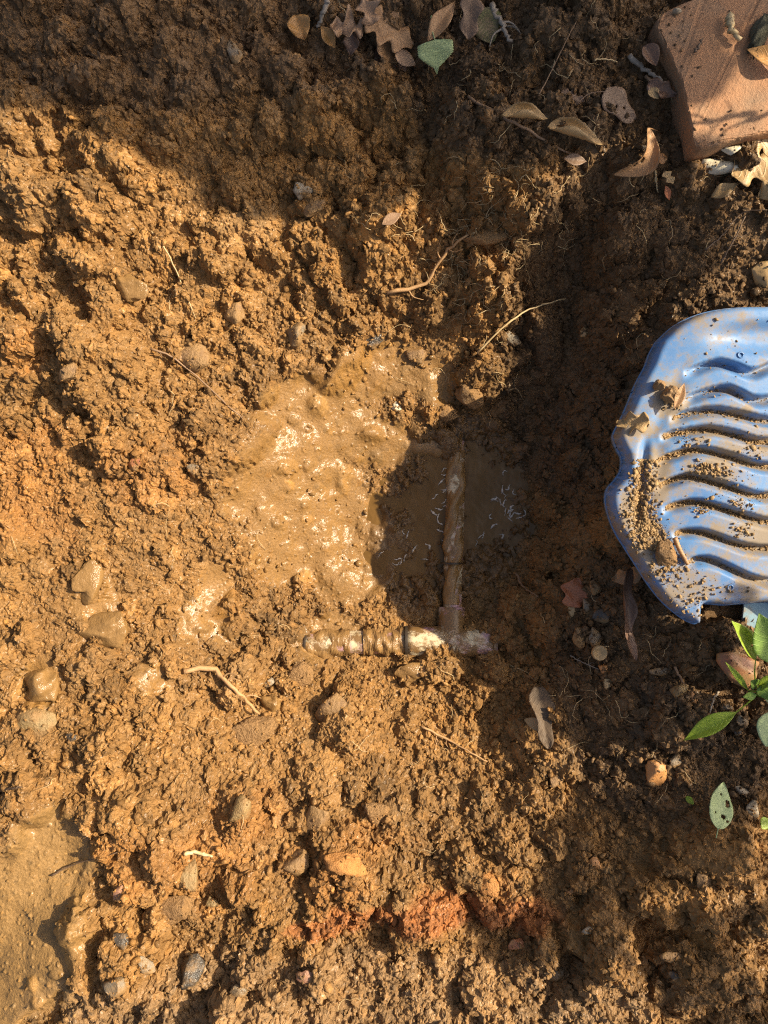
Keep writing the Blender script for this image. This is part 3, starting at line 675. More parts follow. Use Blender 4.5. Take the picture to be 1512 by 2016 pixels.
STONES = [
 (252,565,34,26,20,'wet','stone','glossy mud-coated stone in the lit slope below the upper shade'),
 (462,612,31,30,0,'brown','stone','rounded brown stone left of the thin straw end'),
 (585,655,27,31,30,'grey','stone','grey angular wet stone just above the mud slick'),
 (735,672,36,22,-10,'dark','stone','dark wet rounded stone at the head of the mud slick'),
 (820,700,30,20,10,'brown','stone','mud-smeared brown stone right of the dark wet stone'),
 (265,912,20,18,0,'red','stone','small red-brown stone in the orange patch at left'),
 (380,920,22,14,10,'grey','stone','flat grey stone right of the small red-brown stone'),
 (135,735,34,26,0,'brown','stone','brown blunt stone near the left edge at mid height'),
 (85,1348,40,44,-20,'wet','stone','big glossy mud-covered lump near the left edge'),
 (178,1142,26,40,20,'wet','stone','smooth upright mud-coated slab above the muddy lumps'),
 (215,1245,44,36,0,'wet','stone','broad muddy lump between the upright slab and the big glossy lump'),
 (660,1388,44,38,10,'brown','stone','rounded orange-brown rock below the left end of the pipe'),
 (500,1440,42,36,0,'clod','clod','round tan clod at the lower end of the thick root'),
 (535,1385,22,24,0,'wet','stone','small mud-coated stone beside the whitish lump and root'),
 (528,1345,22,12,-45,'pale','stone','whitish chalky lump beside the thick root'),
 (140,1453,20,17,0,'dark','stone','small shiny black stone at the lower left'),
 (70,1430,44,30,0,'olive','stone','wide olive-grey stone left of the small shiny black stone'),
 (625,1618,32,36,40,'brown','stone','angular grey-brown stone casting a long shadow left'),
 (476,1590,36,42,30,'olive','stone','olive slab with a straight upper edge in the orange soil'),
 (372,1725,38,40,45,'olive','stone','three-cornered olive stone below the short pale straw'),
 (345,1788,42,30,-20,'clod','clod','ochre clod just below the three-cornered olive stone'),
 (232,1760,15,32,10,'pink','stone','narrow pinkish stone left of the ochre clod'),
 (415,1778,16,18,0,'olive','pebble','small olive pebble right of the ochre clod'),
 (375,1920,40,36,0,'dark','stone','dark grey stone half sunk in the bottom soil'),
 (240,1855,20,26,0,'dark','stone','small dark stone above the grey stones at bottom left'),
 (232,1938,32,30,20,'grey','stone','grey stone at bottom left beside the cut step'),
 (285,1905,26,22,0,'grey','stone','smaller grey stone right of the one beside the cut step'),
 (470,1952,26,24,0,'grey','stone','grey stone right of the dark half-sunk stone'),
 (604,1928,22,20,0,'pink','stone','pinkish round stone at the bottom beside a small hollow'),
 (680,1700,34,28,0,'rclod','clod','bright orange crumbly clod at the lower middle'),
 (650,1860,22,26,20,'brown','stone','brown stone above the pinkish round stone'),
 (590,1695,34,30,0,'brown','clod','brown clod left of the bright orange crumbly clod'),
 (740,1600,24,20,0,'clod','clod','tan clod right of the grey-brown shadow-casting stone'),
 (960,1745,26,24,0,'rclod','clod','sunlit orange clod on the red-shaded ledge'),
 (1095,1540,22,18,0,'brown','stone','brown stone with root hairs below the dark curled leaf'),
 (1095,1915,26,20,0,'grey','stone','flat grey stone in the bottom right soil'),
 (1020,1860,20,16,0,'red','pebble','reddish pebble left of the flat grey stone'),
 (1160,1830,16,16,0,'pale','pebble','pale pebble in the dappled soil at lower right'),
 (1170,1697,18,14,0,'orange','pebble','orange pebble on the shaded slope at lower right'),
 (1124,1755,14,11,0,'orange','pebble','small orange pebble below the shaded slope pebble'),
 (1330,1920,16,13,0,'dark','pebble','dark grey pebble near the bottom right'),
 (1385,1735,18,20,0,'brown','stone','brown stone in the deep shade at right bottom'),
 (925,775,32,25,0,'clod','clod','round brown clod at the dark edge of the pit'),
 (882,819,20,17,0,'clod','clod','small clod at the water edge below the round brown clod'),
 (780,803,12,11,0,'cream','pebble','pale yellow nub poking out of the mud'),
 (1010,668,20,18,0,'pale','pebble','grey pebble at the foot of the crumbly sunlit bank'),
 (950,465,32,20,0,'clod','clod','rounded sunlit clod set in the rooty bank'),
 (1153,656,20,15,0,'tan','pebble','tan pebble alone on the shaded pit wall'),
 (595,372,26,22,30,'pale','stone','pale grey stone in the upper shade edge'),
 (615,412,32,25,0,'brown','stone','brown stone just below the pale grey stone in shade'),
 (462,108,18,36,-10,'grey','stone','tall grey stone in the shaded upper bank'),
 (1302,310,19,18,0,'orange','stone','bright orange stone below the brick corner'),
 (1270,292,14,10,0,'grey','pebble','dull grey pebble in shade left of the brick corner'),
 (1418,327,50,24,8,'cream','stone','large pale cream quartz stone below the brick'),
 (1440,296,24,14,0,'cream','pebble','small cream stone between the quartz stone and the brick'),
 (1500,545,28,36,0,'tan','stone','tan stone at the right edge above the blue plastic'),
 (1442,1307,60,42,15,'red','stone','big brown-red rock behind the green weed'),
 (1288,1518,28,36,10,'orange','stone','lumpy orange stone at the lower right'),
 (1331,1498,21,16,10,'grey','stone','smooth grey stone touching the lumpy orange stone'),
 (1457,1555,18,14,20,'pale','pebble','whitish pebble right of the holed green leaf'),
 (1480,1598,15,26,0,'pale','pebble','long pale pebble at the lower right edge'),
 (1170,1258,20,32,-15,'grey','stone','thin wet grey stone standing above the round seed'),
 (1182,1210,24,17,10,'dark','stone','dark smooth stone left of the long curled leaf'),
 (1157,1198,12,22,-25,'grey','pebble','wet grey-green pebble below the orange leaf'),
 (1128,1200,14,30,-15,'tan','stone','upright wet tan stone below the orange leaf'),
 (1172,1155,16,16,0,'brown','pebble','round brown pebble touching the orange leaf'),
 (1140,1250,16,28,-15,'brown','stone','knobbly brown stone left of the thin wet grey stone'),
 (1190,1318,14,12,0,'orange','pebble','amber pebble below the round yellow seed'),
 (1195,1345,15,12,0,'tan','pebble','tan pebble below the amber pebble'),
 (1335,1362,20,22,0,'olive','stone','yellowish stone below the flat shaded stone'),
 (1365,1376,12,15,0,'orange','pebble','small orange-red pebble right of the yellowish stone'),
 (1308,1322,30,13,8,'grey','stone','flat grey-olive stone beside the straw stub'),
 (1428,1392,18,12,0,'grey','pebble','grey pebble under the lower leaf of the weed'),
 (1460,1420,16,16,0,'grey','stone','glinting grey stone under the green weed'),
 (815,1325,32,22,0,'wet','stone','mud-glazed stone just below the pipe joint'),
 (590,1330,26,20,0,'clod','clod','small clod under the left end of the pipe'),
 (1455,740+700,12,10,0,'dark','pebble','tiny dark pebble beneath the weed'),
 (385,705,44,34,40,'brown','stone','long reddish-brown stone above the forked straw'),
 (1320,1595+290,24,18,0,'brown','clod','crumbly clod at the lower right in broken light'),
]
STUCK = []
for k, (u, v, rx, ry, rot, mk_, cat, lab) in enumerate(STONES):
    r = np.random.default_rng(100+k)
    p0 = on(u, v); kz = S*(H-p0[2])/H
    hz = 0.62*min(rx, ry)*kz
    soft = mk_ in ('wet', 'clod', 'rclod')
    pts = rock_pts(r, (rx*kz*1.06, ry*kz*1.06, hz*1.1), facets=7 if soft else 17, rough=0.07 if soft else 0.05, lump=0.30 if soft else 0.16)
    isc = mk_ in ('clod', 'rclod', 'wet')
    if mk_ == 'wet': pts = clod_pts(r, (rx*kz, ry*kz, hz*1.2), 60, 0.42, 0.12, 0.3)
    elif isc: pts = clod_pts(r, (rx*kz, ry*kz, hz*1.2))
    pts = rotz(pts, -rot); c = p0+np.array([0, 0, hz*(0.0 if soft else 0.04)])
    o = mesh_obj({'clod': 'soil_clod'}.get(cat, cat), pts+c, ICO4F if isc else ICO3F, ST[mk_], None, c, smooth=soft)
    tag(o, lab, cat)
    up = np.where(pts[:, 2] > 0.25*hz)[0]
    for q_ in r.choice(up, 0 if mk_ == 'wet' else 14): STUCK.append(pts[q_]+c)

# crumbs over the whole dig
r = np.random.default_rng(33); n = 9000
cu = r.integers(3, nx-3, n*2); cv = r.integers(3, ny-3, n*2); kp = r.random(n*2) < (0.25+0.75*CRUMB[cv, cu])*(1-0.8*MUD[cv, cu])*(1-0.9*FILM[cv, cu])*(1-0.7*PUD[cv, cu])+0.5*FRINGE[cv, cu]
cu, cv = cu[kp][:n], cv[kp][:n]; R = 0.0010+0.0032*r.random(len(cu))**3
CP = np.stack([xs[cu], ys[cv], Z[cv, cu]+R*0.3], 1)
EP = []
for (u, v, rx, ry, rot, mk_, cat, lab) in STONES:
    p0 = on(u, v); kz = S*(H-p0[2])/H
    for _ in range(26):
        a_ = r.random()*6.28; q_ = 0.86+0.35*r.random(); e_ = np.array([math.cos(a_)*rx*kz*q_, math.sin(a_)*ry*kz*q_, 0]); e_ = rotz(e_[None], -rot)[0]
        EP.append((p0[0]+e_[0], p0[1]+e_[1]))
EP = np.array(EP); ej = np.clip(((EP[:, 0]+X1)/(2*X1)*(nx-1)).astype(int), 0, nx-1); ei = np.clip(((EP[:, 1]+Y1)/(2*Y1)*(ny-1)).astype(int), 0, ny-1)
ER = 0.0012+0.0028*r.random(len(EP))**2; CP = np.vstack([CP, np.column_stack([EP, Z[ei, ej]+ER*0.4])]); R = np.concatenate([R, ER])
cu = np.concatenate([cu, ej]); cv = np.concatenate([cv, ei])
SP = np.array(STUCK); ej = np.clip(((SP[:, 0]+X1)/(2*X1)*(nx-1)).astype(int), 0, nx-1); ei = np.clip(((SP[:, 1]+Y1)/(2*Y1)*(ny-1)).astype(int), 0, ny-1)
CP = np.vstack([CP, SP]); R = np.concatenate([R, 0.0006+0.0014*r.random(len(SP))**2]); cu = np.concatenate([cu, ej]); cv = np.concatenate([cv, ei])
grains('soil_crumbs', CP, R, np.clip(C[cv, cu]*(0.8+0.5*r.random((len(cu), 1))), 0, .6), WET[cv, cu]*0.8, 4, label='loose crumbs of soil scattered over the dig')

# stones that lie on other things
for (u, v, rx, ry, mk_, nm, lab, fn) in [
  (1303,1088,24,26,'clod','soil_clod','dry tan clod resting on the blue plastic', onp),
  (1312,782,17,20,'brown','soil_clod','dark crumbly clod on the left edge of the blue plastic', onp),
  (1290,762,14,12,'brown','soil_clod','smaller dark crumb above the crumbly clod on the blue plastic', onp)]:
    r = np.random.default_rng(int(u+v)); c = fn(u, v, 0.006)
    o = mesh_obj(nm, clod_pts(r, (rx*KP, ry*KP, 0.011))+c, ICO4F, ST[mk_], None, c); tag(o, lab, 'clod')

# ------------------------------------------------------------------ brick paver
BR = [(1296,70),(1289,50),(1292,36),(1304,24),(1330,10),(1420,-30),(1600,-90),(1760,-140),(1800,0),(1840,200),(1700,232),(1512,262),(1440,279),(1402,291),(1382,295),(1370,291),(1363,278),(1357,240),(1348,200),(1340,165),(1322,118),(1308,92)]
BZ = 0.038; kb = S*(H-BZ)/H
_b = np.array(BR+[BR[0]], float); _d = np.concatenate([[0], np.cumsum(np.hypot(*np.diff(_b, axis=0).T))]); _t = np.linspace(0, _d[-1], 221)[:-1]
bo = np.stack([np.interp(_t, _d, _b[:, 0]), np.interp(_t, _d, _b[:, 1])], 1); r = np.random.default_rng(8)
bo2 = np.stack([(bo[:, 0]-CX)*kb, (CY-bo[:, 1])*kb], 1)
cen = bo2.mean(0); nb = len(bo2)
tn = np.roll(bo2, -1, 0)-np.roll(bo2, 1, 0); tn /= np.linalg.norm(tn, axis=1)[:, None]; nrm = np.stack([tn[:, 1], -tn[:, 0]], 1)
if ((nrm*(bo2-cen)).sum(1)).mean() < 0: nrm = -nrm
chip = np.convolve(np.tile(r.random(nb), 3), np.hanning(9)/np.hanning(9).sum(), 'same')[nb:2*nb]
rings = []
for ins, z in [(0.001, -0.060), (0.0, -0.020), (0.0, -0.007), (0.0005, -0.0025), (0.0013, -0.0008), (0.0026, 0.0)]:
    rr_ = ins*(0.7+0.6*chip) if z > -0.01 else ins+0.0*chip
    rings.append(np.column_stack([bo2-nrm*(np.asarray(rr_)[:, None]+0.0022*chip[:, None]), BZ+z+0.0006*r.normal(size=nb)*(z > -0.03)]))
bv = np.vstack(rings); nr = len(rings); bf = []
for a in range(nr-1):
    for i in range(nb): bf.append((a*nb+i, a*nb+(i+1) % nb, (a+1)*nb+(i+1) % nb, (a+1)*nb+i))
bf.append(tuple((nr-1)*nb+i for i in range(nb)))
m, N, L, bs = mat_base('fired_brick')
n1 = noise_node(N, L, 26, 6, 0.65); c1 = ramp(N, L, n1.outputs['Fac'], [(0.3, (0.35, 0.168, 0.074)), (0.7, (0.45, 0.228, 0.105))])
n2 = noise_node(N, L, 180, 4, 0.7); d2 = ramp(N, L, n2.outputs['Fac'], [(0.60, 0.0), (0.74, 0.7)])
c2 = mix(N, L, d2.outputs['Color'], c1.outputs['Color'], (0.16, 0.08, 0.045))
n4 = noise_node(N, L, 14, 5, 0.6); d4 = ramp(N, L, n4.outputs['Fac'], [(0.46, 0.0), (0.66, 0.8)])
c4 = mix(N, L, d4.outputs['Color'], c2, (0.22, 0.15, 0.09))
L.new(c4, bs.inputs['Base Color']); bs.inputs['Roughness'].default_value = 0.62
n3 = noise_node(N, L, 240, 6, 0.75); bump(N, L, bs, n3.outputs['Fac'], 0.9, 0.003)
bc = np.array([cen[0], cen[1], BZ-0.04])
brick = mesh_obj('brick', bv, bf, m, None, bc, smooth=False); tag(brick, 'worn terracotta brick lying at the upper right corner', 'brick')

r = np.random.default_rng(18); BP = []
for _ in range(420):
    i = r.integers(0, nb); q_ = 0.004+0.03*r.random()**2.5; p_ = bo2[i]-nrm[i]*q_+r.normal(size=2)*0.004; BP.append((p_[0], p_[1], BZ+0.0005))
BP = np.array(BP); BP = BP[BP[:, 0] < 0.5]; BP = BP[pdist_in(BP[:, :2], bo2)]
grains('soil_specks', BP, 0.0003+0.0014*r.random(len(BP))**4, np.array((0.20, 0.12, 0.06))*(0.6+0.9*r.random((len(BP), 1))), np.full(len(BP), 0.1), 6, label='soil specks lying along the edges of the brick')
# things lying on the brick
def onb(u, v, dz=0.0): p = at(u, v, BZ+0.001+dz); return p
r = np.random.default_rng(61); c = onb(1333, 23, 0.003)
tag(mesh_obj('pebble', rock_pts(r, (0.0058, 0.0040, 0.0038), 7)+c, ICO3F, ST['pale'], None, c), 'smooth grey pebble lying on the brick', 'pebble')
c = onb(1500, 62, 0.004)
MOSS = mat_two('moss', (0.06, 0.06, 0.03), (0.14, 0.13, 0.08), 260, 0.8, 1.0, 0.004, 500)
tag(mesh_obj('moss_clump', rotz(rock_pts(r, (0.010, 0.024, 0.008), 3, 0.22, 0.2), -25)+c, ICO3F, MOSS, None, c), 'rough grey-green moss clump on the brick', 'moss')

# ------------------------------------------------------------------ pipe work in the pit
m, N, L, bs = mat_base('pvc_muddy')
tc = N.new('ShaderNodeTexCoord')
n1 = noise_node(N, L, 38, 6, 0.7, stretch=(0.8, 1.0, 1.0)); d1 = ramp(N, L, n1.outputs['Fac'], [(0.455, 0.0), (0.54, 1.0)])
n2 = noise_node(N, L, 24, 3, 0.5); d2 = ramp(N, L, n2.outputs['Fac'], [(0.47, 0.0), (0.58, 0.85)])
c1 = mix(N, L, d2.outputs['Color'], (0.60, 0.50, 0.32), (0.40, 0.20, 0.27))
n5 = noise_node(N, L, 110, 6, 0.75, stretch=(0.5, 1.0, 1.0)); d5 = ramp(N, L, n5.outputs['Fac'], [(0.48, 0.0), (0.58, 0.85)])
c2 = mix(N, L, d5.outputs['Color'], c1, (0.27, 0.155, 0.06))
c3 = mix(N, L, d1.outputs['Color'], c2, (0.20, 0.115, 0.045))
L.new(c3, bs.inputs['Base Color']); bs.inputs['Roughness'].default_value = 0.3
nb_ = noise_node(N, L, 240, 5, 0.65); ad = N.new('ShaderNodeMath'); ad.operation = 'MULTIPLY_ADD'; ad.inputs[1].default_value = 1.5
L.new(d1.outputs['Color'], ad.inputs[0]); L.new(nb_.outputs['Fac'], ad.inputs[2]); bump(N, L, bs, ad.outputs['Value'], 0.5, 0.0012)
PVC = m
PMUD = mat_two('mud_coat', (0.225, 0.125, 0.045), (0.285, 0.165, 0.06), 60, 0.2, 0.6, 0.003, 190)
GAP = mat_two('pipe_gap', (0.03, 0.02, 0.012), (0.05, 0.035, 0.02), 60, 0.5)
PZ0 = -0.1890
def pp(u, v, z): return at(u, v, z)
a0 = pp(890, 1262, PZ0)
pipe = empty('water_pipe', a0, 'muddy cream plastic pipe with a tee joint in the pit', 'pipe')
def seg_tube(name, p, q, rad, mat, parent=pipe, sides=28, n=14, seed=0, wob=0.0):
    r = np.random.default_rng(seed); pts = spline([p, q], n)
    rad = rad*(1+wob*r.normal(size=n)); tv, tf = tube(pts, rad, sides); return mesh_obj(name, tv, tf, mat, parent, a0)
seg_tube('run_pipe', pp(600, 1268, -0.1875), pp(800, 1262, PZ0+.001), 0.0170, PVC)
tee = seg_tube('tee_fitting', pp(800, 1262, PZ0), pp(974, 1264, PZ0), 0.0215, PVC)
seg_tube('tee_collar', pp(797, 1262, PZ0), pp(802, 1262, PZ0), 0.0226, GAP, tee)
seg_tube('tee_collar', pp(968, 1264, PZ0), pp(976, 1264, PZ0), 0.0228, PVC, tee)
seg_tube('tee_socket', pp(889, 1262, PZ0), pp(889, 1195, PZ0-.004), 0.0185, PVC, tee)
seg_tube('joint_gap', pp(600, 1268, -0.1875), pp(604, 1268, -0.1875), 0.0180, GAP)
seg_tube('riser_pipe', pp(889, 1240, PZ0-.002), pp(900, 860, -0.2120), 0.0135, PVC, n=30, seed=3, wob=0.02)
seg_tube('strap', pp(889, 1110, -0.191), pp(889, 1107, -0.191), 0.0158, GAP)
# twisted mud sleeve and mud blobs smeared along the pipes
r = np.random.default_rng(71); V = []; F = []
def sleeve(name, p, q, rad, turns, amp, seed, cover=1.0):
    r = np.random.default_rng(seed); n, sd_ = 70, 40; V = []; F = []
    p = np.asarray(p); q = np.asarray(q); d = q-p; L_ = np.linalg.norm(d); d /= L_; a = np.cross(d, [0, 0, 1.0]); a /= np.linalg.norm(a); b = np.cross(a, d)
    ph = r.random(6)*6.28
    for i in range(n+1):
        t = i/n; env = math.sin(math.pi*min(1, max(0, t)))**0.35
        for k in range(sd_):
            th = 2*math.pi*k/sd_; s_ = th+turns*t*6.28
            rr = rad*(0.90+amp*env*(0.55*math.sin(s_*2+ph[0])+0.3*math.sin(5*s_+9*t+ph[1])+0.3*math.sin(3*th-17*t+ph[2])+0.25*math.sin(31*t+th+ph[3]))+0.02*r.normal())
            V.append(p+d*L_*t+rr*(math.cos(th)*a+math.sin(th)*b))
    for i in range(n):
        for k in range(sd_): F.append((i*sd_+k, i*sd_+(k+1) % sd_, (i+1)*sd_+(k+1) % sd_, (i+1)*sd_+k))
    return mesh_obj(name, V, F, PMUD, pipe, a0)
sleeve('mud_coating', pp(889, 1190, -0.190), pp(901, 850, -0.2095), 0.0130, 1.3, 0.36, 2)
sleeve('mud_coating', pp(566, 1270, -0.1895), pp(690, 1266, -0.1890), 0.0216, 0.4, 0.12, 5)
sleeve('mud_coating', pp(716, 1264, -0.1885), pp(799, 1262, PZ0), 0.0214, 0.3, 0.16, 6)
sleeve('mud_coating', pp(872, 1268, PZ0), pp(902, 1268, PZ0), 0.0222, 0.2, 0.10, 7)
# the buried elbow behind, all under mud
ep = spline([pp(905, 884, -0.215), pp(850, 876, -0.2125), pp(790, 872, -0.211)], 30)
r = np.random.default_rng(9); tv, tf = tube(ep, 0.0195*(1+0.04*np.sin(np.arange(30)*0.7))*np.sqrt(np.clip(np.linspace(1.02, 0.0, 30)*5, 0.02, 1)), 24, r, 0.03); mesh_obj('buried_elbow', tv, tf, PMUD, pipe, a0)
# mud lump bank against the riser
for (u, v, rx, ry, hz, z) in []:
    c = pp(u, v, z); kz = S*(H-z)/H
    mesh_obj('mud_lump', rock_pts(np.random.default_rng(u+v), (rx*kz, ry*kz, hz), 2, 0.10, 0.22)+c, ICO3F, PMUD, pipe, a0)

# sky reflections at the waterline, modelled as pale tubes on the puddle
GLINT = mat_two('pale_glint', (0.46, 0.40, 0.32), (0.60, 0.53, 0.44), 200, 0.1, 0.3)
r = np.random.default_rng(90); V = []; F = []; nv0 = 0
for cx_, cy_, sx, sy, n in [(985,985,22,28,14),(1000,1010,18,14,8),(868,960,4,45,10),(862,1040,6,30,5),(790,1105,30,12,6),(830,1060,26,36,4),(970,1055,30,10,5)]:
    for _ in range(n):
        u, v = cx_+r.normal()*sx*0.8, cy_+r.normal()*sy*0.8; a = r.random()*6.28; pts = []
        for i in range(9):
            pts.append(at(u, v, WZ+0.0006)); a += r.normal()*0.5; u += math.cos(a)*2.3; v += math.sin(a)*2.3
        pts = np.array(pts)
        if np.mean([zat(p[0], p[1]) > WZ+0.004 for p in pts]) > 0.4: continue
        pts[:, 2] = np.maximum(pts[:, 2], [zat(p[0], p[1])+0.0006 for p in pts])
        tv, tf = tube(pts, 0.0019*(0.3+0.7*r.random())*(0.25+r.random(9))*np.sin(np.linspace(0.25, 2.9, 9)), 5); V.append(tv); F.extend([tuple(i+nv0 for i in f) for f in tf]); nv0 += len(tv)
tag(mesh_obj('painted_glints', np.vstack(V), F, GLINT), 'pale squiggly lines shaped as sky reflections on the muddy puddle', None, kind='stuff')

# ------------------------------------------------------------------ twigs, straws and roots
TW = {'straw': mat_two('straw', (0.46, 0.32, 0.15), (0.56, 0.42, 0.22), 80, 0.5, 0.3, stretch=(1, 1, 1)),
      'twig': mat_two('twig_bark', (0.20, 0.12, 0.065), (0.28, 0.17, 0.09), 120, 0.6, 0.6),
      'grey': mat_two('twig_grey', (0.25, 0.20, 0.15), (0.34, 0.28, 0.21), 120, 0.6, 0.6),
      'root': mat_two('root', (0.36, 0.20, 0.085), (0.45, 0.27, 0.12), 120, 0.6, 0.6),
      'dark': mat_two('twig_dark', (0.09, 0.055, 0.03), (0.14, 0.085, 0.05), 120, 0.6, 0.6)}
TWIGS = [
 ([(298,455),(325,490),(352,545),(385,627)],0.0010,'straw','straw','straight pale straw high on the lit slope'),
 ([(295,685),(335,700),(380,735),(440,790),(480,826)],0.0012,'twig','straw','long forked straw pointing at the mud slick'),
 ([(360,1322),(420,1318),(450,1348),(480,1376),(512,1405)],0.0034,'root','root','thick fibrous root left of the whitish lump'),
 ([(830,1430),(880,1455),(920,1478),(960,1500)],0.0016,'root','root','thin branching root on the slope below the pipe'),
 ([(940,695),(985,650),(1040,612),(1112,588)],0.0014,'straw','straw','arched straw leaning over the dark pit wall'),
 ([(760,575),(835,560),(858,525),(885,490),(925,460)],0.0024,'root','root','knobbly root crossing the crumbly sunlit bank'),
 ([(922,192),(1000,235),(1060,268),(1125,308)],0.0019,'twig','twig','long brown twig beside the curled tan leaves'),
 ([(968,8),(985,45),(1005,85)],0.0034,'grey','twig','stout grey twig with side shoot at the top'),
 ([(646,2),(636,28),(626,52)],0.0030,'grey','twig','short whitish twig at the top edge left of the leaves'),
 ([(1242,110),(1270,138),(1300,160)],0.0030,'grey','twig','greenish grey twig left of the brick'),
 ([(1270,150),(1290,170),(1310,182)],0.0020,'twig','twig','thin brown twig below the greenish grey twig'),
 ([(1290,360),(1291,335),(1294,380)],0.0010,'straw','straw','short upright straw under the bright orange stone'),
 ([(1388,492),(1420,465),(1460,420),(1512,412)],0.0009,'dark','twig','thin dark stem in shade above the blue plastic'),
 ([(1418,520),(1440,480),(1468,425)],0.0012,'dark','twig','thin forked dark stem above the blue plastic'),
 ([(1328,1312),(1340,1335),(1352,1355)],0.0016,'twig','straw','red-brown straw stub beside the flat grey-olive stone'),
 ([(1122,1290),(1150,1305),(1180,1318)],0.0009,'grey','twig','spiky seed stalk beside the round seed'),
 ([(1017,1128),(1030,1155),(1060,1175)],0.0015,'twig','root','bent root end on the dark bank right of the pipe'),
 ([(1415,1360),(1405,1378),(1398,1402)],0.0013,'grey','straw','grey dry stalk left of the green weed'),
 ([(1060,190),(1100,110),(1140,30)],0.0007,'twig','straw','fine dry grass stem across the upper dark soil'),
 ([(1170,118),(1190,116),(1216,122)],0.0009,'straw','straw','short curved straw on the upper dark soil'),
 ([(0,1556),(25,1552),(42,1549)],0.0014,'dark','twig','short dark stick at the lower left edge'),
 ([(365,1680),(385,1677),(420,1687)],0.0026,'straw','straw','short pale straw above the three-cornered stone'),
 ([(100,1725),(150,1700),(230,1680)],0.0010,'dark','root','thin root on the smooth film at lower left'),
 ([(1430,34),(1438,50),(1452,78)],0.0045,'straw','twig','yellowish twig end lying on the brick'),
 ([(1368,103),(1376,88),(1384,76)],0.0016,'dark','straw','dark splinter lying on the brick'),
]
for k, (pl, rad, mk_, nm, lab) in enumerate(TWIGS):
    r = np.random.default_rng(300+k); f = onb if 'the brick' in lab and 'lying on' in lab else (lambda u, v, dz: on(u, v, dz))
    pts = spline([f(u, v, rad*1.2+0.0015) for u, v in pl], 16); pts[:, :2] += r.normal(size=(16, 2))*rad*0.35
    lift = 0.008*np.sin(np.linspace(0, math.pi, 16)) if 'arched' in lab else 0
    pts[:, 2] = np.convolve(np.pad(pts[:, 2], 2, 'edge'), np.ones(5)/5, 'valid') + lift
    tv, tf = tube(pts, rad*np.linspace(1.1, 0.6, 16)*(1+0.10*r.normal(size=16)), 7); b0 = pts[0]
    if nm == 'root' and rad > 0.0015 or 'forked' in lab or 'side shoot' in lab or 'spiky' in lab or 'branching' in lab:
        root = empty('twig' if nm != 'root' else 'root', b0, lab, nm)
        mesh_obj('main_stem', tv, tf, TW[mk_], root, b0)
        for _ in range(4):
            i = r.integers(2, 13); d = pts[i+1]-pts[i-1]; d /= np.linalg.norm(d); pr = np.array([-d[1], d[0], 0.15])*r.choice([-1, 1])
            ln = min(rad*(5+9*r.random()), 0.022); q = spline([pts[i], pts[i]+pr*ln*0.5+d*ln*0.2, pts[i]+pr*ln*0.8+d*ln*0.8], 6)
            tv2, tf2 = tube(q, rad*np.linspace(0.45, 0.15, 6), 5); mesh_obj('side_shoot', tv2, tf2, TW[mk_], root, b0)
    else:
        tag(mesh_obj({'straw': 'straw', 'twig': 'twig', 'root': 'root'}[nm], tv, tf, TW[mk_], None, b0), lab, nm)
# fine rootlets, one mass
r = np.random.default_rng(77); V = []; F = []
def rootlet(u, v, ln, rad):
    a = r.random()*6.28; pts = []; cu_, cv_ = u, v
    for i in range(7):
        p = on(cu_, cv_, rad+0.002+0.003*math.sin(i/6*math.pi)*r.random(), sm=False); pts.append(p); a += r.normal()*0.55; cu_ += math.cos(a)*ln/6; cv_ += math.sin(a)*ln/6
    pts = np.array(pts); pts[1:-1, 2] = (pts[:-2, 2]+pts[1:-1, 2]+pts[2:, 2])/3
    tv, tf = tube(pts, rad*np.linspace(1, 0.4, 7), 4); o0 = sum(len(x) for x in V); V.append(tv); F.extend([tuple(i+o0 for i in f) for f in tf])
for cx_, cy_, sx, sy, n in [(960,440,80,60,80),(940,600,60,110,55),(1150,120,160,90,40),(880,180,90,80,22),(1300,420,120,80,18),(1150,1290,50,70,14),(1330,1390,80,90,16),(850,1450,150,90,14),(1270,690,20,20,4),(300,900,250,250,18),(600,1650,250,150,10)]:
    for _ in range(n): rootlet(cx_+r.normal()*sx, cy_+r.normal()*sy, 20+45*r.random(), 0.00028+0.0003*r.random())
tag(mesh_obj('fine_roots', np.vstack(V), F, TW['straw']), 'pale hair-thin roots hanging out of the soil', None, kind='stuff')

# ------------------------------------------------------------------ fallen leaves
LF = {'tan': mat_leaf('leaf_tan', (0.40, 0.25, 0.10), (0.50, 0.33, 0.15), 0.45, 0.15),
      'brown': mat_leaf('leaf_brown', (0.31, 0.165, 0.07), (0.40, 0.225, 0.10), 0.5, 0.12),
      'pinkish': mat_leaf('leaf_pinkish', (0.30, 0.175, 0.095), (0.42, 0.26, 0.15), 0.5, 0.12),
      'dark': mat_leaf('leaf_dark', (0.12, 0.065, 0.04), (0.18, 0.10, 0.06), 0.4, 0.08),
      'black': mat_leaf('leaf_black', (0.08, 0.052, 0.03), (0.14, 0.092, 0.052), 0.6, 0.05),
      'rust': mat_leaf('leaf_rust', (0.38, 0.12, 0.05), (0.46, 0.17, 0.07), 0.4, 0.1),
      'amber': mat_leaf('leaf_amber', (0.42, 0.20, 0.05), (0.50, 0.27, 0.09), 0.45, 0.15),
      'mauve': mat_leaf('leaf_mauve', (0.16, 0.095, 0.055), (0.24, 0.15, 0.09), 0.5, 0.1),
      'pale': mat_leaf('leaf_pale_green', (0.33, 0.42, 0.18), (0.40, 0.48, 0.24), 0.5, 0.1),
      'mixed': mat_leaf('leaf_mixed', (0.16, 0.10, 0.05), (0.10, 0.12, 0.03), 0.5, 0.1),
      'green': mat_leaf('leaf_green', (0.15, 0.27, 0.04), (0.24, 0.37, 0.06), 0.4, 0.3),
      'bright': mat_leaf('leaf_bright', (0.30, 0.43, 0.03), (0.40, 0.52, 0.06), 0.35, 0.35)}
rl = np.random.default_rng(55)
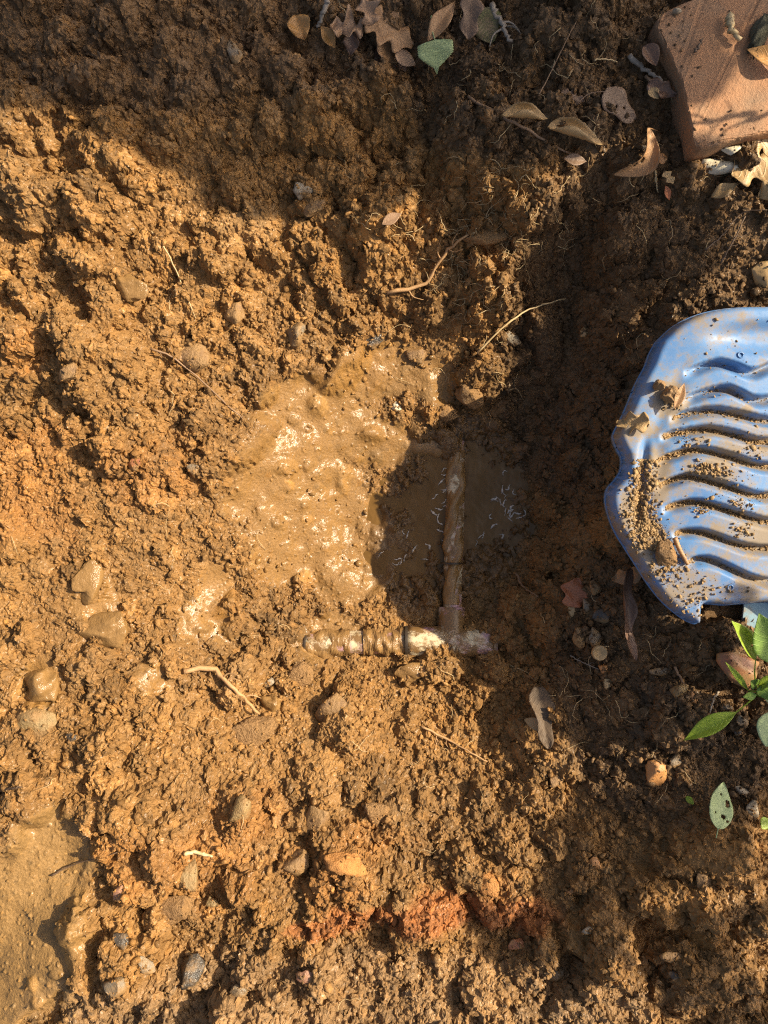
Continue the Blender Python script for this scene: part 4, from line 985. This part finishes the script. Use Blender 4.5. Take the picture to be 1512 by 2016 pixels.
def L_(lab, b, t, W, wf, mk_, zb=0.006, zt=0.006, f=on, name='leaf', stem=None, **kw):
    k = S*1.02; B = f(b[0], b[1], zb); T = f(t[0], t[1], zt)
    st_ = [f(a, c, 0.004) for a, c in stem] if stem else None
    return leaf(name, lab, B, T, W*k, wf, LF[mk_], stem=st_, r=rl, **kw)
L_('pale green heart-shaped leaf with a drawn-out tip', (856,78), (860,146), 68, cord, 'pale', 0.012, 0.014, stem=[(849,30),(850,55)], n=44, fold=0.06, wave=0.02, name='green_leaf', holes=[(0.32, -0.1, 0.035, 0.08)])
L_('brown lobed leaf with a long body left of the green leaf', (722,30), (812,92), 78, oak(0.4, 0.55, 3.1), 'brown', 0.012, 0.010, n=40, m=12, fold=0.1, wave=0.05, name='oak_leaf')
L_('crumpled pinkish leaf with a pointed tip at the top', (715,55), (650,57), 62, oak(2.0, 0.7, 2.6), 'pinkish', 0.016, 0.012, n=30, fold=0.5, wave=0.16, name='oak_leaf')
L_('small crumpled pale brown leaf at the very top', (735,48), (712,-14), 50, oak(1.0, 0.6, 2.3), 'pinkish', 0.018, 0.012, n=30, fold=0.4, wave=0.14, name='oak_leaf')
L_('small round-ended brown leaf lying just left of the green leaf', (778,105), (818,128), 30, ovate, 'pinkish', 0.014, 0.012, fold=0.2)
L_('half-hidden brown leaf under the long-bodied lobed leaf', (745,70), (790,120), 60, ovate, 'brown', 0.006, 0.004, fold=0.25, wave=0.05)
L_('dark red-brown leaf in the shade under the heap', (740,95), (800,140), 70, ovate, 'dark', 0.003, 0.002, fold=0.2)
L_('narrow tan leaf whose tip points up right above the green leaf', (842,82), (896,4), 34, lance, 'brown', 0.012, 0.018, fold=0.5, wave=0.06)
L_('purple-brown torn leaf hanging from the top edge', (930,-10), (922,78), 50, oak(0.5, 0.45, 1.7), 'mauve', 0.012, 0.006, n=30, fold=0.3, wave=0.05)
L_('leaf half green half brown at the top', (948,15), (968,86), 62, ovate, 'mixed', 0.008, 0.004, fold=0.1, wave=0.04)
L_('golden curled leaf far left of the leaf heap', (580,30), (600,80), 44, ovate, 'amber', 0.010, 0.006, fold=0.6, wave=0.1)
L_('narrow rusty leaf between the whitish twig and the heap', (632,52), (660,95), 26, lance, 'amber', 0.008, 0.006, fold=0.5)
L_('dark shredded leaf above the golden curled leaf', (695,60), (690,110), 30, lance, 'dark', 0.010, 0.006, fold=0.5, wave=0.1)
L_('tan rolled leaf left of the pair beside the long twig', (988,226), (1078,233), 60, lance, 'tan', 0.010, 0.014, roll=125, N=(0, 0.5, 1), wave=0.01)
L_('bigger tan rolled leaf in the middle of the pair', (1078,250), (1186,285), 66, ovate, 'tan', 0.014, 0.010, roll=105, N=(0.1, 0.6, 1), wave=0.02)
L_('arched brown leaf with ragged holes standing over the dark hollow', (1280,252), (1208,345), 58, ovate, 'brown', 0.022, 0.016, side=-0.28, bend=0.12, roll=85, N=(0.7, 0.2, 1), holes=[(0.50, 0.25, 0.05, 0.2), (0.62, 0.45, 0.045, 0.2)], stem=[(1296,258)], n=34)
L_('drooping end of brown leaf below the long twig', (1110,312), (1155,318), 24, lance, 'mauve', 0.010, 0.008, fold=0.3)
L_('flat greyish leaf with insect holes left of the brick', (1190,180), (1248,238), 56, oak(0.8, 0.3, 1.3), 'mauve', 0.012, 0.008, n=34, fold=0.08, wave=0.03, holes=[(0.45, 0.2, 0.03, 0.1), (0.62, -0.3, 0.04, 0.12)], stem=[(1135,205),(1160,184)])
L_('small crumpled leaf against the brick side', (1275,165), (1330,190), 40, oak(1.4, 0.5, 2), 'dark', 0.012, 0.010, n=26, fold=0.4, wave=0.12)
L_('curled tan leaf edge left of the brick', (1278,172), (1296,195), 22, lance, 'tan', 0.012, 0.012, roll=60)
L_('dark leaf standing upright beside the brick', (1268,90), (1292,130), 34, ovate, 'dark', 0.012, 0.010, fold=0.6)
L_('grey dried leaf scrap on the dark upper soil', (1105,180), (1150,200), 30, oak(0.2, 0.6, 3), 'mauve', 0.005, 0.004, n=26, wave=0.1)
L_('big tan lobed leaf right of the quartz stone', (1560,300), (1440,345), 110, oak(2.5, 0.62, 2.4), 'tan', 0.016, 0.012, n=44, m=12, fold=0.06, wave=0.05, name='oak_leaf', holes=[(0.45, 0.4, 0.04, 0.12)])
L_('pale folded leaf scrap under the quartz stone', (1400,388), (1452,362), 26, lance, 'tan', 0.010, 0.012, fold=0.5, wave=0.1)
L_('small star-shaped leaf scrap under the bright orange stone', (1308,338), (1326,362), 22, oak(0.3, 0.6, 2), 'tan', 0.010, 0.008, n=24, fold=0.1)
L_('rusty narrow leaf scrap hanging below the star-shaped scrap', (1310,366), (1318,394), 14, lance, 'rust', 0.008, 0.006, fold=0.3)
L_('curled tan leaf piece at the right edge below the lobed leaf', (1530,365), (1494,388), 40, ovate, 'tan', 0.016, 0.012, wave=0.1, fold=0.15)
L_('tan pointed leaf lying across the brick edge', (1560,130), (1470,97), 40, lance, 'amber', 0.012, 0.006, f=onb, fold=0.3)
L_('orange three-lobed leaf on the wet stones', (1128,1195), (1136,1138), 70, oak(3.0, 0.45, 1.6), 'rust', 0.008, 0.010, n=34, m=12, wave=0.05, fold=0.08)
L_('long dark brown curled leaf hanging below the blue plastic', (1238,1120), (1250,1300), 46, oak(2.6, 0.35, 2.4), 'dark', 0.024, 0.016, n=50, side=0.10, roll=95, N=(0.7, 0, 1), wave=0.06)
L_('brown leaf tip tucked under the plastic edge', (1262,1128), (1206,1140), 40, oak(1.1, 0.5, 1.8), 'brown', 0.012, 0.010, n=30, fold=0.35, wave=0.1)
L_('dark wet leaf with a pale edge on the lower dark bank', (1060,1352), (1080,1474), 58, oak(1.2, 0.45, 1.25), 'black', 0.010, 0.012, n=40, m=12, fold=0.28, wave=0.04)
L_('pale curled lobe beside the dark wet leaf', (1072,1432), (1032,1416), 26, ovate, 'tan', 0.010, 0.012, roll=60)
L_('light green leaf with holes at the lower right', (1414,1632), (1424,1540), 48, ovate, 'pale', 0.010, 0.014, n=40, m=16, fold=0.1, wave=0.03, name='green_leaf', stem=[(1410,1650)], holes=[(0.28, 0.3, 0.045, 0.22), (0.30, -0.45, 0.03, 0.12), (0.58, 0.55, 0.08, 0.22), (0.72, -0.1, 0.03, 0.14), (0.22, 0.75, 0.03, 0.15)])
L_('tiny bright green leaf left of the holed leaf', (1351,1568), (1366,1584), 12, ovate, 'bright', 0.006, 0.006)
L_('torn tan leaf lying on the left edge of the blue plastic', (1272,832), (1218,834), 46, oak(0.6, 0.5, 2.2), 'tan', 0.010, 0.012, f=onp, n=30, fold=0.3, wave=0.12)
L_('brown bark-like leaf strip on the blue plastic', (1318,808), (1338,758), 18, lance, 'brown', 0.012, 0.010, f=onp, fold=0.5)
L_('brown leaf curled on the shaded left wall of the pit', (752,442), (790,420), 22, lance, 'pinkish', 0.008, 0.008, fold=0.3)
L_('pale green leaf scrap near the lower right edge', (1512,1612), (1500,1632), 24, ovate, 'bright', 0.012, 0.010)

# round seed with a hollow, catkin on the plastic
c = on(1180, 1285, 0.008); r = np.random.default_rng(3)
p = ICO3.copy(); cut = p[:, 2] > 0.45; p[cut, 2] = 0.45-(1-np.hypot(p[cut, 0], p[cut, 1]))*0.55
p *= 1+0.02*r.normal(size=(len(p), 1)); seed_ = mesh_obj('seed_shell', p*0.0098+c, ICO3F, ST['tan'], None, c); tag(seed_, 'round yellowish seed shell with a hollow top', 'seed')
pts = spline([onp(1322, 1058, 0.006), onp(1332, 1082, 0.005), onp(1348, 1110, 0.004)], 26)
tv, tf = tube(pts, 0.0030*(1+0.16*np.sin(np.arange(26)*2.3))*np.linspace(1, 0.8, 26), 10); tag(mesh_obj('catkin', tv, tf, LF['brown'], None, pts[0]), 'brown catkin beside the dry clod on the blue plastic', 'catkin')

# ------------------------------------------------------------------ the weed at the right edge
wb = on(1500, 1372, 0.0); weed = empty('weed_plant', wb, 'bright green weed with narrow leaves at the right edge', 'plant')
def a3(u, v, z): return at(u, v, z)
z0 = wb[2]; hub = a3(1494, 1362, z0+0.045)
tv, tf = tube(spline([wb-[0, 0, 0.01], wb*0.4+hub*0.6+[0.002, 0, 0], hub, a3(1515, 1345, z0+0.08)], 12), np.linspace(0.0028, 0.0016, 12), 8); mesh_obj('main_stem', tv, tf, LF['green'], weed, wb)
for (b, t, W, wf, mk_, kw) in [
  ((1488,1300,.062),(1440,1222,.078),44,lance,'bright',dict(fold=0.45,N=(0.5,0.35,1),holes=[(0.3,0.4,0.03,0.1),(0.45,0.35,0.03,0.1),(0.6,0.3,0.02,0.1)],stem=[hub,a3(1486,1330,z0+.055)])),
  ((1526,1310,.070),(1494,1207,.085),62,lance,'green',dict(fold=0.2,stem=[hub,a3(1512,1335,z0+.06)])),
  ((1450,1402,.040),(1346,1458,.030),34,lance,'bright',dict(fold=0.55,N=(-0.3,0.5,1),bend=0.05,stem=[hub,a3(1475,1382,z0+.044)])),
  ((1474,1360,.045),(1428,1303,.060),12,lance,'bright',dict(fold=0.6,stem=[hub])),
  ((1530,1400,.050),(1508,1470,.045),64,ovate,'pale',dict(fold=0.15,stem=[hub,a3(1515,1385,z0+.05)])),
  ((1494,1352,.055),(1530,1325,.070),26,lance,'bright',dict(fold=0.4,stem=[hub])),
  ((1490,1368,.050),(1462,1372,.050),16,lance,'green',dict(fold=0.3,stem=[hub])),
  ((1498,1372,.050),(1526,1345,.062),40,ovate,'green',dict(fold=0.35,stem=[hub])),
  ((1490,1350,.052),(1478,1340,.056),22,ovate,'green',dict(fold=0.3,stem=[hub]))]:
    leaf('leaf', None, a3(b[0], b[1], z0+b[2]), a3(t[0], t[1], z0+t[2]), W*S, wf, LF[mk_], parent=weed, r=rl, n=22, stem_r=0.0010, **kw)

# ------------------------------------------------------------------ unseen trees added to cast shade, leaves set along sun rays
BARK = mat_two('bark', (0.10, 0.07, 0.045), (0.17, 0.12, 0.08), 40, 0.8, 0.8, 0.004, 90)
CROWN = mat_two('crown_leaf', (0.05, 0.09, 0.02), (0.09, 0.14, 0.035), 30, 0.5, 0.2, trans=0.05)
def inpoly(px, py, poly):
    c = False
    for (ax, ay), (bx, by) in zip(poly, poly[1:]+poly[:1]):
        if (ay > py) != (by > py) and px < (bx-ax)*(py-ay)/(by-ay)+ax: c = not c
    return c
def crown(spots, seed, tmin, tmax, size):
    r = np.random.default_rng(seed); V = []; F = []
    for (u, v) in spots:
        p = on(min(max(u, -40), 1550), min(max(v, -40), 2050)) if -40 < u < 1550 and -40 < v < 2050 else at(u, v, 0.0)
        c = p + SUN*(tmin+(tmax-tmin)*r.random())
        n = SUN+0.45*r.normal(size=3); n /= np.linalg.norm(n); a = np.cross(n, r.normal(size=3)); a /= np.linalg.norm(a); b = np.cross(n, a)
        l = size*(0.8+0.5*r.random()); w = l*0.62; o0 = len(V)
        V += [c-a*l*0.5, c-a*l*0.15+b*w*0.5+n*0.003, c+a*l*0.22+b*w*0.38, c+a*l*0.55, c+a*l*0.22-b*w*0.38, c-a*l*0.15-b*w*0.5+n*0.003]
        F += [(o0, o0+1, o0+2, o0+3), (o0, o0+3, o0+4, o0+5)]
    return np.array(V), F
def tree(name, label, spots, seed, tmin, tmax, size, foot):
    r = np.random.default_rng(seed+1); V, F = crown(spots, seed, tmin, tmax, size)
    foot = np.array(foot, float); t = empty(name, foot, label, 'tree')
    mesh_obj('added_crown', V, F, CROWN, t, foot, smooth=False)
    c = V.mean(0); fork = foot*0.45+c*0.55; fork[2] = c[2]*0.7
    tv, tf = tube(spline([foot-[0, 0, .05], foot*0.7+fork*0.3+[0.02, 0, 0], fork], 14), np.linspace(0.045, 0.022, 14), 10, r, 0.05); mesh_obj('added_trunk', tv, tf, BARK, t, foot)
    for k in r.choice(len(V), 26, replace=False):
        e = V[k]; mid_ = fork*0.5+e*0.5+[0, 0, 0.05]
        tv, tf = tube(spline([fork, mid_, e], 8), np.linspace(0.010, 0.0025, 8), 6); mesh_obj('added_branch', tv, tf, BARK, t, foot)
    return t
r = np.random.default_rng(404)
TOPP = [(-160,-260),(-160,180),(0,212),(110,215),(190,262),(270,292),(340,330),(430,378),(520,425),(620,436),(690,398),(760,420),(800,395),(870,350),(960,338),(1060,352),(1120,310),(1200,280),(1280,262),(1350,200),(1420,188),(1512,176),(1700,150),(1700,-260)]  # wanted shade outlines; the added crown's leaves are laid to fill them
WALL = [(1090,400),(1180,370),(1250,425),(1330,455),(1400,475),(1400,525),(1330,560),(1250,600),(1120,640),(1070,520)]
spots = []
for rep_ in range(3):
    for u in np.arange(-160, 1700, 21):
        for v in np.arange(-260, 640, 21):
            a, b = u+r.uniform(-10, 10), v+r.uniform(-10, 10)
            if inpoly(a, b+12, TOPP): spots.append((a, b))
            elif inpoly(a, b, WALL) and r.random() < 0.42: spots.append((a, b))
tree('added_shade_tree', 'unseen leafy tree added to shade the top of the dig', spots, 41, 1.7, 1.95, 0.027, (2.6, 1.6, 0.0))
# second, looser unseen crown, shaped for broken light over the lower right
nz = np.random.default_rng(12).random((40, 40))
def nfield(u, v, sc):
    x, y = u/sc, v/sc; i, j = int(x) % 39, int(y) % 39; tx, ty = x-int(x), y-int(y); tx = tx*tx*(3-2*tx); ty = ty*ty*(3-2*ty)
    return (nz[j, i]*(1-tx)+nz[j, i+1]*tx)*(1-ty)+(nz[j+1, i]*(1-tx)+nz[j+1, i+1]*tx)*ty
def gs(u, v, cx, cy, rx, ry): return math.exp(-((u-cx)/rx)**2-((v-cy)/ry)**2)
spots = []
for rep_ in range(3):
    for u in np.arange(960, 1700, 22):
        for v in np.arange(1120, 2100, 22):
            a, b = u+r.uniform(-11, 11), v+r.uniform(-11, 11)
            w = max(0.95*gs(a, b, 1340, 1610, 230, 130), 0.75*gs(a, b, 1130, 1400, 120, 150), 0.9*gs(a, b, 1420, 1480, 150, 110), 0.75*gs(a, b, 1180, 1780, 170, 70), 0.8*gs(a, b, 1400, 1900, 70, 80), 0.7*gs(a, b, 1470, 1990, 70, 60), 0.6*gs(a, b, 1000, 1840, 150, 50), 0.7*gs(a, b, 1250, 1300, 90, 80))
            if w*1.15 + (nfield(a, b, 48)-0.5)*1.15 > 0.61: spots.append((a, b))
tree('added_shade_shrub', 'unseen looser leafy tree, crown shaped to dapple the lower right', spots, 43, 1.6, 1.85, 0.028, (2.4, -0.2, 0.0))
# a bare climbing stem beside the brick whose shadow crosses it
vine = []
for u, v in [(1340,246),(1400,238),(1440,228),(1480,222),(1540,208)]: vine.append(at(u, v, BZ)+SUN*0.55)
vine = [np.array([1.05, 0.75, 0.0]), np.array([1.0, 0.72, 0.25])]+vine[::-1]
pts = spline(vine, 30); vr = empty('climbing_stem', vine[0], 'bare climbing stem rising beyond the brick', 'plant')
tv, tf = tube(pts, np.linspace(0.004, 0.0018, 30), 6); mesh_obj('main_stem', tv, tf, BARK, vr, vine[0])
for k in range(12, 29, 4):
    e = pts[k]; th = r.random()*6.28; q = spline([e, e+np.array([0.02*math.cos(th), 0.02*math.sin(th), 0.01]), e+np.array([0.035*math.cos(th+.6), 0.035*math.sin(th+.6), 0.02])], 6)
    tv, tf = tube(q, np.linspace(0.0016, 0.0008, 6), 5); mesh_obj('tendril', tv, tf, BARK, vr, vine[0])
    mesh_obj('bud', rock_pts(np.random.default_rng(k), (0.005, 0.004, 0.004), 3)+e, ICO3F, CROWN, vr, vine[0])
